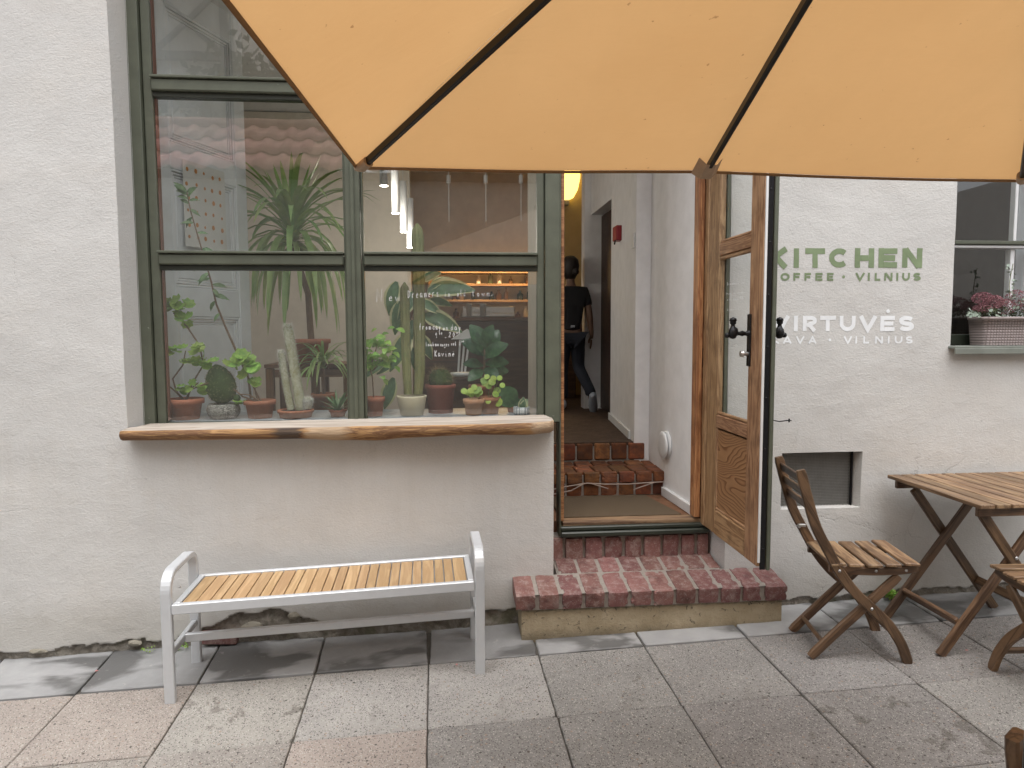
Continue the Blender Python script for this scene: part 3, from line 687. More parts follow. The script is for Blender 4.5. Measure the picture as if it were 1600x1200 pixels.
for xa_, xb_, ya_, yb_ in ((SX0+.012, SX1-.012, SY0+.022, -.008), (.535, DX1-.02, -.0075, SY1)):
    MB().prism([(ya_, .1635), (yb_, .1635), (yb_, stz(yb_)-.011), (ya_, stz(ya_)-.011)], xa_, xb_, 'x').build('mortar_bed', MORTAR, step, recalc=True)
cnt = 12; pitch = (SX1-SX0)/cnt
for row in (0, 1):
    ya, yb = (SY0, SY0+.192) if row == 0 else (SY0+.200, SY1)
    for i in range(cnt):
        x0_ = SX0+pitch*i+(.0 if row == 0 else pitch*.12); wd = pitch-.0145+random.uniform(-.004, .004)
        if row == 0 and i == cnt-1: wd = SX1-x0_
        if row == 1 and (x0_ < .535 or x0_+wd > DX1-.005):
            if x0_+wd < .56 or x0_ > DX1-.05: continue
            x0_ = max(x0_, .535); wd = min(wd, DX1-.015-x0_)
        L = yb-ya; hh = .078 if row == 0 else .05
        sl = math.atan(.064/(SY1-SY0))
        mw = Matrix.Translation((x0_, ya, stz(ya)+random.uniform(-.002, .002))) @ Matrix.Rotation(sl, 4, 'X') @ Matrix.Rotation(random.uniform(-.006, .006), 4, 'Z')
        me_ = rough_brick(wd, L, hh, .0016, i+row*20, 5); me_.materials.append(BRICK); inst('brick', me_, step, mw @ Matrix.Translation((0, 0, -hh)))
# mortar worn nearly flush between the bricks, grainy: a rough sheet a little below the brick tops
ms = MB(); vv = []; nx, ny = 150, 40
for j in range(ny+1):
    for i in range(nx+1):
        x = SX0+.006+(SX1-SX0-.012)*i/nx; y = SY0+.016+(SY1-SY0-.022)*j/ny; y2 = y
        vv.append((x, y2, stz(y)-.0045+.0022*noise.noise(Vector((x*90, y*90, 0)))))
fs = []
for j in range(ny):
    for i in range(nx):
        x = SX0+(SX1-SX0)*(i+.5)/nx; y = SY0+(SY1-SY0)*(j+.5)/ny
        if y > -.006 and not (.535 < x < DX1-.02): continue
        a = j*(nx+1)+i; fs.append((a, a+1, a+nx+2, a+nx+1))
ms.add(vv, fs, True); ms.build('mortar_joint', MORTAR, step)

# ============================================================ OPEN DOOR
# the leaf stands open at right angles to the wall; we see its inner face (towards -x)
door = place(bpy.data.objects.new('door', None), bld)
DXI = HX+.004                                  # plane of the inner face
DY0, DY1 = YF+.005, WX(1186, 700, DXI).y       # hinge edge, free edge
DZ0, DZ1 = WX(1186, 889, DXI).z, 2.72
def yz(px, py): q = WX(px, py, DXI); return q.y, q.z
yi0 = yz(1103, 600)[0]; ys0 = yz(1119, 600)[0]; yi1 = yz(1168, 600)[0]
zm1, zm0 = yz(1102, 387)[1], yz(1102, 406)[1]; zl1, zl0 = yz(1110, 645)[1], yz(1110, 665)[1]; zp = yz(1140, 862)[1]
T = .040
def dbar(name, y0, z0, y1, z1, wd, th, xc, m=DOORW): return bar(name, (xc, y0, z0), (xc, y1, z1), wd, th, m, door, (1, 0, 0), .004)
xc = DXI+T/2
dbar('stile', (yi0+DY0)/2+.0, DZ0+.002, (yi0+DY0)/2+.0, DZ1, DY0-yi0, T, xc)
sw = yi0-ys0
dbar('stile', (yi0+ys0)/2, DZ0+.001, (yi0+ys0)/2, DZ1, sw-.003, T-.008, xc)
dbar('stile', (yi1+DY1)/2, DZ0, (yi1+DY1)/2, DZ1, yi1-DY1, T, xc)
yA, yB = ys0-.001, yi1+.001
dbar('rail', yA, (zm0+zm1)/2, yB, (zm0+zm1)/2, zm1-zm0, T-.006, xc); dbar('moulding', yA, zm0-.010, yB, zm0-.010, .018, .02, xc-.004)
dbar('moulding', yA, zm1+.008, yB, zm1+.008, .014, .02, xc-.002)
dbar('rail', yA, (zl0+zl1)/2, yB, (zl0+zl1)/2, zl1-zl0, T-.006, xc); dbar('moulding', yA, zl1+.008, yB, zl1+.008, .014, .02, xc-.002)
zr1 = DZ0+.125
dbar('rail', yA, (DZ0+zr1)/2, yB, (DZ0+zr1)/2, zr1-DZ0, T-.004, xc); dbar('moulding', yA, zr1+.008, yB, zr1+.008, .016, .018, xc-.004)
dbar('rail', yA, DZ1-.06, yB, DZ1-.06, .12, T-.006, xc)
for a in (yA-.004, yB+.004): dbar('moulding', a, zr1+.018, a, zl0-.002, .010, .016, xc-.005)
def flame():
    t = NT('flame_grain_panel'); v = t.vec((1, .9, 3.6)); n1 = t.noise(v, 1.7, 1.6, .4, .15)
    n1 = t.math('ADD', n1, t.math('MULTIPLY', t.sep(t.tc.outputs['Object'])[2], 2.0))
    ph = t.math('FRACT', t.math('MULTIPLY', n1, 24)); k = t.ramp(ph, [(0, 0), (.55, .25), (.82, 1), (.97, 1), (1, 0)])
    f2 = t.noise(t.vec((1, 4, 160)), 2, 3)
    c = t.mix(k, (.42, .24, .12), (.19, .088, .04)); c = t.mix(t.math('MULTIPLY', f2, .4), c, (.2, .09, .035)); t.col(c).set(rough=.42, coat=.15); t.bump(k, .0012, .6); return t.m
MB().box(xc-.010, xc+.010, yB-.004, yA+.004, zr1+.01, zl0-.01, .002).build('panel', flame(), door)
for z0, z1 in ((zl1+.014, zm0-.018), (zm1+.014, DZ1-.12)):
    MB().box(xc-.002, xc+.002, yB-.002, yA+.002, z0-.002, z1+.002).build('pane', GLASS_DOOR, door)
# outer face cladding and green edge
MB().box(xc+T/2+.001, xc+T/2+.020, DY1+.004, DY0, DZ0-.03, DZ1, .003).build('stop_strip', GREEN_DK, door).hide_render = False
# cladding only round the rim: a frame in green (stiles + rails)
door_clad = [c for c in children(door) if c.name.startswith('stop_strip')]
for c in door_clad: bpy.data.objects.remove(c)
def gbox(name, y0, y1, z0, z1, m=GREEN): MB().box(xc+T/2+.0008, xc+T/2+.018, y0, y1, z0, z1, .003).build(name, m, door)
gbox('outer_stile', DY1-.012, yi1, DZ0-.015, DZ1); gbox('outer_stile', ys0, DY0, DZ0, DZ1)
for a, b in ((zm0, zm1), (zl0, zl1), (DZ0, zl0-.001), (DZ1-.12, DZ1)): gbox('outer_rail', yi1+.001, ys0-.001, a, b)
MB().box(xc-T/2+.003, xc-T/2+.012, DY1-.0075, DY1-.0005, DZ0+.02, DZ1).build('weather_strip', WPAINT, door)
MB().box(xc-T/2+.0135, xc+T/2-.004, DY1-.006, DY1-.0005, DZ0-.012, DZ1).build('edge_plate', IRON, door)
for k in range(9):
    z = DZ0+.08+k*.22; MB().lathe([(0, .002), (.004, .0015), (.005, 0)], 8, smooth=True).build('screw', IRON, door, Matrix.Translation((xc+.004, DY1-.0065, z)) @ Matrix.Rotation(R(90), 4, 'X'))
for z in (DZ0+.22, 1.35, 2.3):
    MB().tube([(DXI-.004, DY0+.012, z-.05), (DXI-.004, DY0+.012, z+.05)], .008, 10).build('hinge', IRON, door)
# handles: cast figures on both faces, long plate, key cylinder
hq = WX(1168, 521, DXI-.003); hy, hz = hq.y-.018, hq.z
for sg, x0_ in ((-1, xc-T/2), (1, xc+T/2+.018)):
    h = MB(); h.box(x0_+sg*.001, x0_+sg*.007, hy-.017, hy+.017, hz-.145, hz+.085, .002)
    h.tube([(x0_+sg*.006, hy, hz), (x0_+sg*.012, hy, hz), (x0_+sg*.016, hy, hz), (x0_+sg*.03, hy, hz), (x0_+sg*.034, hy, hz), (x0_+sg*.05, hy, hz), (x0_+sg*.066, hy, hz)], [.016, .015, .009, .010, .013, .008, .012], 12)
    bx_ = x0_+sg*.078; h.lathe([(.001, -.024), (.012, -.021), (.019, -.008), (.021, .004), (.017, .018), (.010, .03), (.008, .038), (.013, .044), (.014, .052), (.010, .062), (.003, .067)], 14, (bx_, hy, hz))
    h.lathe([(.001, -.012), (.009, -.009), (.012, 0), (.009, .009), (.001, .012)], 10, (bx_+sg*.024, hy+.004, hz-.008))
    h.tube([(bx_, hy, hz+.03), (bx_-sg*.012, hy-.012, hz+.018), (bx_-sg*.02, hy-.008, hz-.002)], [.006, .006, .004], 7)
    h.lathe([(.001, .058), (.017, .055), (.014, .066), (.001, .072)], 10, (bx_, hy, hz))
    h.build('handle', IRON, door)
kc = MB().tube([(xc-T/2-.005, hy, hz-.09), (xc-T/2-.03, hy, hz-.09)], .009, 12); kc.tube([(xc-T/2-.03, hy-.0, hz-.09), (xc-T/2-.042, hy, hz-.09)], [.015, .013], 12); kc.build('key_knob', STEEL, door)
# cord hanging over the lower free edge
# ============================================================ VESTIBULE AND CAFE INTERIOR
INT = [] 
def ibox(name, x0, x1, y0, y1, z0, z1, m, c=0): return MB().box(x0, x1, y0, y1, z0, z1, c).build(name, m, bld)
vest_floor = ibox('floor', .45, 1.40, YF+.105, .80, .35, .470, make_brick('worn_brick_floor', (.16, .07, .035), (.24, .12, .07), (.3, .22, .16), 0, .05, .5))
# vestibule steps: bricks on edge
FX1 = 1.345
MB().box(.45, FX1, .80, 1.17, .3, .60).build('step_core', MORTAR, bld); MB().box(.45, FX1, 1.18, 1.3, .3, .715).build('step_core', MORTAR, bld)
ist = place(bpy.data.objects.new('inner_steps', None), bld)
x = .50; rr = random.Random(3)
while x < FX1-.01:
    wd = min(.098+rr.uniform(-.004, .004), FX1-x-.002)
    for (y0, y1, z0, z1) in ((.785, .82, .474, .553), (.765, .82, .557, .622)):
        y0 += rr.uniform(-.004, .004); me_ = rough_brick(wd, y1-y0, z1-z0, .003, x*31+z0); me_.materials.append(BRICK_IN); inst('brick', me_, ist, Matrix.Translation((x, y0, z0)))
    x += wd+.012
x = .5
while x < 1.26:
    wd = .105+rr.uniform(-.004, .004)
    MB().box(x, x+wd, 1.165+rr.uniform(-.003, .003), 1.2, .627, .735, .006).build('brick', BRICK_IN, ist); x += wd+.012
x = .45
while x < FX1-.02:                                   # tread bricks
    wd = min(.105, FX1-x-.002)
    MB().box(x, x+wd, .822, .99+rr.uniform(-.02, .02), .58, .619+rr.uniform(-.003, .003), .005).build('brick', BRICK_IN, ist)
    MB().box(x+.03, min(x+.03+wd, FX1), 1.02, 1.163, .58, .619+rr.uniform(-.003, .003), .005).build('brick', BRICK_IN, ist); x += wd+.01
# inner floor
fl = make_brick('dark_worn_floor', (.045, .028, .02), (.08, .05, .036), (.16, .12, .1), 0, .02, .3)
ibox('floor', -3.4, 3.0, 1.20, 6.3, .60, .740, fl); ibox('floor', -3.4, .44, .30, 1.20, .60, .738, fl)
# whitewashed wall on the right of the vestibule, pilaster, corridor wall with doorway
def wallpoly(pts, z0, z1, m, name='inner_wall'): return MB().prism(pts, z0, z1, 'z').build(name, m, bld, recalc=True)
wallpoly([(1.345, YF+.10), (1.325, .78), (1.345, 1.172), (1.55, 1.172), (1.55, YF+.10)], .35, 3.5, STUCCO_IN)
wallpoly([(1.245, 1.174), (1.56, 1.174), (1.56, 1.30), (1.251, 1.30)], .6, 3.5, STUCCO_IN)
wallpoly([(1.252, 1.301), (1.56, 1.301), (1.56, 2.38), (1.363, 2.38)], .6, 3.5, STUCCO_IN)
wallpoly([(1.363, 2.381), (1.62, 2.381), (1.62, 3.19), (1.36, 3.19)], 2.58, 3.5, STUCCO_IN)
wallpoly([(1.30, 3.2), (1.62, 3.2), (1.62, 3.35), (1.30, 3.35)], .6, 3.5, STUCCO_IN)
ibox('inner_door', 1.46, 1.50, 2.382, 3.195, .745, 2.57, DARKWOOD, .004)
MB().box(1.43, 1.459, 2.384, 2.44, 1.9, 2.0).build('inner_hinge', IRON, bld)
bar('skirting', (1.247, 1.302, .77), (1.352, 2.37, .77), .016, .06, WPAINT, bld)
bar('skirting', (1.338, YF+.12, .50), (1.317, .765, .50), .022, .055, WPAINT, bld)
ibox('inner_wall', -3.4, 3.1, 5.6, 5.75, .6, 3.6, BEIGE); ibox('inner_wall', .95, 3.0, 4.60, 4.72, .741, 3.49, make_paint('ochre_plaster', (.46, .36, .20), .9, .05)); ibox('ceiling', -3.4, 3.1, YF+.15, 5.75, 3.5, 3.6, WPAINT)
ibox('inner_wall', -3.5, -3.4, YF+.15, 5.75, .6, 1.4, BEIGE); ibox('inner_wall', -3.5, -3.4, YF+.15, .5, 1.401, 3.6, BEIGE); ibox('inner_wall', -3.5, -3.4, 2.5, 5.75, 1.401, 3.6, BEIGE); ibox('inner_wall', -3.5, -3.4, .501, 2.499, 3.3, 3.6, BEIGE); ibox('inner_wall', 3.0, 3.1, 1.3, 5.6, .6, 3.5, BEIGE)  # opening left in the unseen side wall, added to brighten the room with daylight
ibox('inner_wall', -3.4, -.34, 3.3, 3.42, .741, 3.49, BEIGE)              # partition behind the palm
ibox('inner_wall', .505, .56, YF+.13, 1.0, .62, 3.49, BEIGE); ibox('inner_wall', -3.4, .50, YF+.15, YF+.18, .5, 1.0, BEIGE)
ibox('inner_wall', -3.4, -1.56, YF+.15, YF+.25, 1.0, 3.49, BEIGE); ibox('inner_wall', 1.55, 2.45, .40, .5, .6, 3.49, BEIGE)
# roof mass over the courtyard wall so that no sky leaks in
ibox('upper_storey', -3.6, 4.4, .03, 6, 4.6, 6.2, STUCCO); ibox('parapet', -3.6, 4.4, .30, 6, 3.61, 4.598, STUCCO)
ibox('side_wall', 1.60, 2.50, 1.0, 1.1, .6, 3.49, BEIGE)

# door mat, duct cap, fire call box, rope
mat_ = make_plain('coir', (.20, .155, .105), .95, 0, .25, 80)
def coir():
    t = NT('coir_mat'); v = t.vec((38, 38, 1)); br = t.n.new('ShaderNodeTexBrick'); t.l.new(v, br.inputs['Vector']); br.inputs['Scale'].default_value = 1.0; br.inputs['Mortar Size'].default_value = .12
    n = t.noise(t.vec(), 260, 3, .7); c = t.mix(br.outputs['Fac'], (.34, .26, .17), (.14, .10, .06)); c = t.mix(t.math('MULTIPLY', n, .5), c, (.12, .09, .06)); t.col(c).set(rough=.95)
    t.bump(t.math('SUBTRACT', n, br.outputs['Fac']), .006, 1); return t.m
mt = MB(); vv = []
mt.prism([(.60, .30), (.615, .285), (1.245, .275), (1.27, .29), (1.19, .74), (.60, .745)], .4715, .486, 'z')
tag(mt.build('door_mat', coir(), recalc=True), 'woven brown coir mat lying inside the open doorway', 'doormat')
dc = thing('duct_cap', 'round white duct cap on the whitewashed wall inside the doorway', 'vent cap', (1.33, .62, .84))
q = WX(1044, 695, 1.333); cy_, cz_ = q.y, q.z
rot = Matrix.Translation((1.327, cy_, cz_)) @ Matrix.Rotation(R(-90), 4, 'Y')
MB().lathe([(.001, .012), (.075, .012), (.083, .008), (.085, 0)], 36).build('back_ring', WPAINT, dc, rot)
MB().lathe([(.001, .036), (.06, .036), (.078, .034), (.084, .028), (.082, .022), (.06, .018), (.001, .018)], 36).build('disc', WPAINT, dc, rot)
q = WX(970, 365, 1.31)
fb = thing('fire_call_box', 'small red fire alarm box on the white corridor wall', 'alarm box', tuple(q))
rb = make_plain('red_plastic', (.32, .02, .03), .4)
MB().box(1.26, 1.335, q.y-.06, q.y+.06, q.z-.055, q.z+.055, .006).build('housing', rb, fb); MB().tube([(1.262, q.y-.02, q.z-.056), (1.25, q.y-.05, q.z-.085)], .006, 6).build('key_lever', IRON, fb)
q = WX(994, 375, 1.25); tag(MB().box(1.235, 1.2443, 1.20, 1.255, q.z-.05, q.z+.05, .002).build('light_switch', WPAINT), 'white light switch on the edge of the corridor pilaster', 'switch')
cord = MB(); pts = [(.56, .765, .515), (.72, .760, .545), (.84, .757, .562), (.95, .756, .553), (1.1, .758, .55), (1.2, .758, .555), (1.33, .77, .556)]
cord.tube(pts, .004, 6); cord.tube([(.56, .765, .485), (.74, .757, .518), (.82, .757, .56)], .0042, 6); cord.tube([(.86, .757, .561), (.97, .755, .525)], .0035, 6); cord.tube([(1.13, .757, .515), (1.26, .757, .557)], .0035, 6)
tag(cord.build('power_cord', make_plain('cord_white', (.42, .33, .28), .6)), 'thin pale cord strung across the brick riser inside the door', 'cord')
# wire hanging along the door edge
# wall lamp at the far end
q = WY(885, 285, 4.55)
sc_ = thing('wall_lamp', 'glowing yellow shell wall lamp at the end of the corridor', 'lamp', tuple(q))
MB().lathe([(.02, -.20), (.08, -.17), (.13, -.08), (.155, .04), (.16, .2), (.15, .2), (.14, .02), (.02, -.15)], 20, tuple(q)).build('lamp_shade', make_emit('lamp_glow', (1, .66, .16), 1.5), sc_)
MB().box(q.x-.03, q.x+.03, q.y-.02, 4.599, q.z-.25, q.z-.2).build('bracket', STEEL, sc_)
def plight(loc, e, c, r_=.06, name='bulb'):
    l = bpy.data.lights.new(name, 'POINT'); l.energy = e; l.color = c; l.shadow_soft_size = r_; o_ = bpy.data.objects.new(name, l); COL.objects.link(o_); o_.location = loc; return o_
l = plight((q.x, q.y-.0, q.z+.26), 9, (1, .66, .25), .1); l.parent = sc_; l.matrix_parent_inverse = WM[sc_.name].inverted()
# ============================================================ FOLDED PANELLED SHUTTER BEHIND THE LEFT PANE
def wp(px, py, y): return WY(px, py, y)
sh = thing('panelled_door', 'blue grey panelled door leaf standing open behind the left window pane', 'interior door', (-1.42, .30, .74))
A0 = Vector((-1.50, .42, 0)); A1 = Vector((WY(388, 500, 1.10).x, 1.10, 0)); dd = (A1-A0).normalized(); nn_ = Vector((dd.y, -dd.x, 0))
Ls = (A1-A0).length
def sbox(name, u0, u1, z0, z1, t0, t1, m=BLUEGREY, c=.004):
    mw = Matrix(((dd.x, nn_.x, 0, A0.x), (dd.y, nn_.y, 0, A0.y), (0, 0, 1, 0), (0, 0, 0, 1)))
    return MB().box(u0, u1, t0, t1, z0, z1, c).build(name, m, sh, mw)
sw_ = .10; zr = [(.745, .86), (1.58, 1.74), (2.36, 2.50), (3.2, 3.36)]
sbox('stile', 0, sw_, .745, 3.36, -.02, .02); sbox('stile', Ls-sw_, Ls, .745, 3.36, -.02, .02)
for a, b in zr: sbox('rail', sw_+.001, Ls-sw_-.001, a, b, -.019, .019)
for (a, b) in ((.86, 1.58), (1.74, 2.36), (2.50, 3.2)):
    for k, ins in enumerate((.0, .016, .03)):
        zz0, zz1 = a+.001+ins, b-.001-ins; u0, u1 = sw_+.001+ins, Ls-sw_-.001-ins; tt = .017-.005*k
        for q in ((u0, u0+.012, zz0, zz1), (u1-.012, u1, zz0, zz1), (u0+.013, u1-.013, zz0, zz0+.012), (u0+.013, u1-.013, zz1-.012, zz1)): sbox('moulding', *q, -tt, tt, WPAINT if k == 1 else BLUEGREY, .003)
    sbox('panel', sw_+.045, Ls-sw_-.045, a+.045, b-.045, -.006, .006)
# sheet of dried orange slices hanging in front of it
dp = thing('dotted_print', 'paper sheet with rows of small orange dots pinned on the grey panelled door', 'print', tuple(wp(315, 320, .75)))
pl0 = A0+dd*(Ls*.24)+nn_*.03
mw = Matrix(((dd.x, nn_.x, 0, pl0.x), (dd.y, nn_.y, 0, pl0.y), (0, 0, 1, 0), (0, 0, 0, 1)))
zt_ = WY(288, 250, .6).z; zb_ = WY(300, 385, .6).z; wdp = Ls*.46
MB().box(0, wdp, 0, .002, zb_, zt_).build('sheet', make_plain('paper', (.66, .66, .63), .8), dp, mw)
om = make_plain('orange_print', (.52, .22, .05), .7, 0, .3, 40); disc = MB().lathe([(.0001, .0012), (.5, .0012), (.5, 0)], 10, smooth=False).mesh('dot', om)
rr = random.Random(5)
for r_ in range(6):
    for c_ in range(5):
        u = .03+(wdp-.07)*c_/4; z = zt_-.05-(zt_-zb_-.1)*r_/5; s = .018+rr.uniform(-.004, .005)
        inst('dot', disc, dp, mw @ Matrix.Translation((u+rr.uniform(-.006, .006), .0022, z+rr.uniform(-.006, .006))) @ Matrix.Rotation(R(-90), 4, 'X') @ Matrix.Diagonal((s, s*1.2, 1, 1)))

# ============================================================ PLANTS IN THE WINDOW
SZ = 1.053
G_LIGHT = make_leaf('geranium_leaf', (.38, .56, .12), (.20, .38, .07)); G_MINT = make_leaf('mint_leaf', (.33, .54, .11), (.20, .40, .08)); G_DARK = make_leaf('fiddle_leaf', (.06, .15, .07), (.03, .09, .045), .25)
G_PALM = make_leaf('palm_leaf', (.40, .54, .20), (.20, .36, .11), .4); G_SUC = make_leaf('succulent_leaf', (.20, .32, .15), (.10, .19, .09), .5); G_PIL = make_leaf('pilea_leaf', (.36, .50, .07), (.22, .38, .05), .35)
G_FIC = make_leaf('rubber_leaf', (.13, .25, .13), (.08, .16, .08), .35); G_FICE = make_leaf('rubber_leaf_margin', (.62, .62, .38), (.5, .52, .28), .4)
G_CACT = make_brick('cactus_skin', (.17, .20, .08), (.25, .25, .11), (.30, .27, .14), .01, .1, .35); G_CACT2 = make_brick('dark_cactus_skin', (.025, .055, .015), (.045, .08, .02), (.12, .14, .06), 0, .1, .4)
HAIR = make_plain('white_cactus_hair', (.82, .82, .78), .9); HSKIN = make_brick('pale_cactus_skin', (.22, .22, .09), (.42, .42, .32), (.6, .6, .5), 0, .05, .6); SPINE = make_plain('spine', (.30, .24, .12), .7)
STEM = make_plain('brown_stem', (.16, .10, .06), .8, 0, .3, 60); STEMG = make_plain('green_stem', (.14, .16, .06), .7, 0, .2, 50)
def leaf_mesh(kind, mats):
    m_ = MB()
    if kind == 'round':
        n_ = 14; vs_ = [(.5, 0, .0)]
        for k in range(n_):
            a = 2*math.pi*k/n_; r_ = .5*(1+.09*math.cos(7*a)); r_ *= .62 if k == n_//2 else 1
            vs_.append((.5+r_*math.cos(a), r_*math.sin(a), .09+.05*math.cos(7*a)))
        m_.add(vs_, [(0, k+1, (k+1) % n_+1) for k in range(n_)], True)
    elif kind == 'disc':
        n_ = 14; vs_ = [(.5, 0, .03)]+[(.5+.5*math.cos(2*math.pi*k/n_), .5*math.sin(2*math.pi*k/n_), -.03) for k in range(n_)]
        m_.add(vs_, [(0, k+1, (k+1) % n_+1) for k in range(n_)], True)
    else:
        prof = {'lance': lambda t: .16*math.sin(math.pi*t**.8)+.004, 'ovate': lambda t: .30*math.sin(math.pi*t**.75)**.8+.004, 'fiddle': lambda t: (.19*math.sin(math.pi*t**1.25)**.75+.07*math.sin(math.pi*t))+.004}[kind]
        n_ = 9; vs_ = []
        for k in range(n_):
            t_ = k/(n_-1); wd = prof(min(.985, max(.02, t_))); zc2 = .10*math.sin(math.pi*t_)-.06*t_
            for s_ in (-1, -.72, 0, .72, 1): vs_.append((t_, s_*wd, zc2+abs(s_)*wd*.28+(.02*math.sin(t_*19) if abs(s_) > .9 else 0)))
        fs_ = []; mi = []
        for k in range(n_-1):
            for s_ in range(4): m_.add([], []); m_.f.append((k*5+s_, k*5+s_+1, k*5+s_+6, k*5+s_+5)); m_.sm.append(True); m_.mi.append(1 if s_ in (0, 3) and len(mats) > 1 else 0)
        m_.v = vs_
    return m_.mesh('leaf', mats)
LM = {'ger': leaf_mesh('round', [G_LIGHT]), 'mint': leaf_mesh('ovate', [G_MINT]), 'suc': leaf_mesh('lance', [G_SUC]), 'pil': leaf_mesh('disc', [G_PIL]), 'fic': leaf_mesh('ovate', [G_FIC, G_FICE]), 'fid': leaf_mesh('fiddle', [G_DARK]), 'basil': leaf_mesh('ovate', [G_LIGHT])}
def leaf(parent, kind, p, d, up, s, wd=1.): return inst('leaf', LM[kind], parent, frame_mat(p, d, up, (s, s*wd, s)))
def rnd(r_, a=1.): return Vector((r_.uniform(-a, a), r_.uniform(-a, a), r_.uniform(-a, a)))
def pot(parent, c, rt_, rb_, h, mat=TERRA, rim=.25, name='pot', thick=.93):
    pr = [(.001, 0), (rb_, 0), (rb_+(rt_*thick-rb_)*(1-rim), h*(1-rim))]
    if rim > 0: pr += [(rt_, h*(1-rim)+.001), (rt_*1.01, h*.98), (rt_*.98, h)]
    else: pr += [(rt_, h)]
    pr += [(rt_*.90, h), (rt_*.88, h*.86)]
    MB().lathe(pr, 28, tuple(c)).build(name, mat, parent); MB().lathe([(.001, h*.88), (rt_*.885, h*.86)], 16, tuple(c)).build('soil', SOIL, parent)
def geranium(label, px, y, rt_, rb_, h, stems, seed):
    c = wp(px, 600, y); c.z = SZ; t = thing('potted_geranium', label, 'potted plant', tuple(c), 0, 'potted plants on the inner window sill'); pot(t, c, rt_, rb_, h)
    r_ = random.Random(seed)
    for st in stems:
        pts = [Vector((c.x+r_.uniform(-.01, .01), y, SZ+h*.85))]+[wp(a, b, y+dy) for a, b, dy in st[0]]
        MB().tube(pts, [.0055]+[.0045]*(len(pts)-2)+[.003], 6).build('stem', STEM, t)
        for (lx, ly, sp, n_, s0) in st[1]:
            o0 = wp(lx, ly, y)
            for k in range(n_):
                p = o0+Vector((r_.gauss(0, sp), r_.gauss(-.01, sp*.6), r_.gauss(0, sp*.62))); d = Vector((r_.uniform(-1, 1), r_.uniform(-1, .4), r_.uniform(-.35, .35)))
                s = 1.55*s0*r_.uniform(.75, 1.25); leaf(t, 'ger', p, d, Vector((r_.uniform(-.4, .4), -.75+r_.uniform(-.4, .4), .8)), s)
    return t
geranium('leggy geranium in a terracotta pot, leftmost plant on the inner window sill', 288, .30, .092, .066, .105,
         [([(275, 610, 0), (270, 592, 0), (286, 570, 0), (290, 548, 0)], [(262, 557, .012, 3, .04), (283, 549, .03, 10, .042), (300, 562, .02, 6, .04)]),
          ([(300, 600, .02), (318, 570, .03), (312, 540, .02), (292, 510, .01), (271, 489, 0)], [(263, 478, .022, 7, .042), (282, 480, .02, 6, .042), (283, 497, .018, 5, .038), (320, 565, .014, 7, .036)]),
          ([(300, 606, -.01), (310, 598, -.02)], [(297, 608, .02, 5, .032), (311, 604, .018, 5, .036)]), ([(262, 601, 0)], [])], 1)
geranium('small bright geranium in a terracotta pot right of the green pad cactus', 405, .30, .080, .058, .092,
         [([(400, 612, 0), (388, 590, 0), (386, 578, 0)], [(378, 570, .022, 9, .042), (393, 572, .02, 7, .040), (387, 560, .016, 5, .036)]),
          ([(398, 607, 0), (404, 603, 0)], [(407, 598, .012, 5, .03)]), ([(380, 620, -.01), (345, 592, -.02), (320, 600, -.02), (300, 608, -.01)], []), ([(390, 617, -.015), (376, 616, -.02)], [(374, 626, .010, 4, .036)])], 2)
# green pad cactus in a mosaic bowl
c = wp(348, 600, .30); c.z = SZ; t = thing('pad_cactus', 'egg shaped green prickly pad cactus in a round grey mosaic bowl', 'cactus', tuple(c), 0, 'potted plants on the inner window sill')
def mosaic():
    t_ = NT('mosaic_bowl'); v = t_.vec((1, 1, 1)); e = t_.vor(v, 170, 'DISTANCE_TO_EDGE'); c_ = t_.vor(v, 170, 'F1', 'Color'); k = t_.ramp(e, [(.05, 0), (.12, 1)])
    cc = t_.mix(t_.sep(c_)[0], (.18, .17, .15), (.62, .6, .54)); t_.col(t_.mix(k, (.07, .065, .06), cc)).set(rough=.5); t_.bump(k, .002, 1); return t_.m
MB().lathe([(.001, 0), (.060, 0), (.076, .018), (.082, .042), (.076, .068), (.070, .076), (.062, .072), (.06, .06)], 30, tuple(c)).build('bowl', mosaic(), t); MB().lathe([(.001, .066), (.062, .064)], 16, tuple(c)).build('soil', SOIL, t)
pm = MB(); pc = wp(345, 603, .30)
pr = [(.002, -.062), (.022, -.056), (.038, -.04), (.047, -.015), (.047, .01), (.040, .035), (.028, .056), (.014, .07), (.002, .076)]
mb2 = MB().lathe(pr, 28); sp_ = MB(); r_ = random.Random(4)
mw = Matrix.Translation(pc) @ Matrix.Rotation(R(-12), 4, 'Y') @ Matrix.Diagonal((1.62, .7, 1.5, 1)); mb2.build('pad', G_CACT2, t, mw)
for k in range(260):
    a = r_.uniform(0, 6.28); j = r_.randrange(1, 7); q = r_.random(); rr_ = pr[j][0]*(1-q)+pr[j+1][0]*q; zz = pr[j][1]*(1-q)+pr[j+1][1]*q
    p = Vector((rr_*math.cos(a), rr_*math.sin(a), zz)); 
    for m2 in range(3):
        d = (Vector((math.cos(a), math.sin(a), 0))+rnd(r_, .7)).normalized(); sp_.tube([p, p+d*.006], [.0005, .0001], 3, False)
sp_.build('spines', SPINE, t, mw, kind='stuff')
MB().lathe([(.001, -.018), (.016, -.012), (.02, 0), (.014, .014), (.001, .02)], 12, tuple(wp(370, 622, .3))).build('pad', G_CACT2, t)
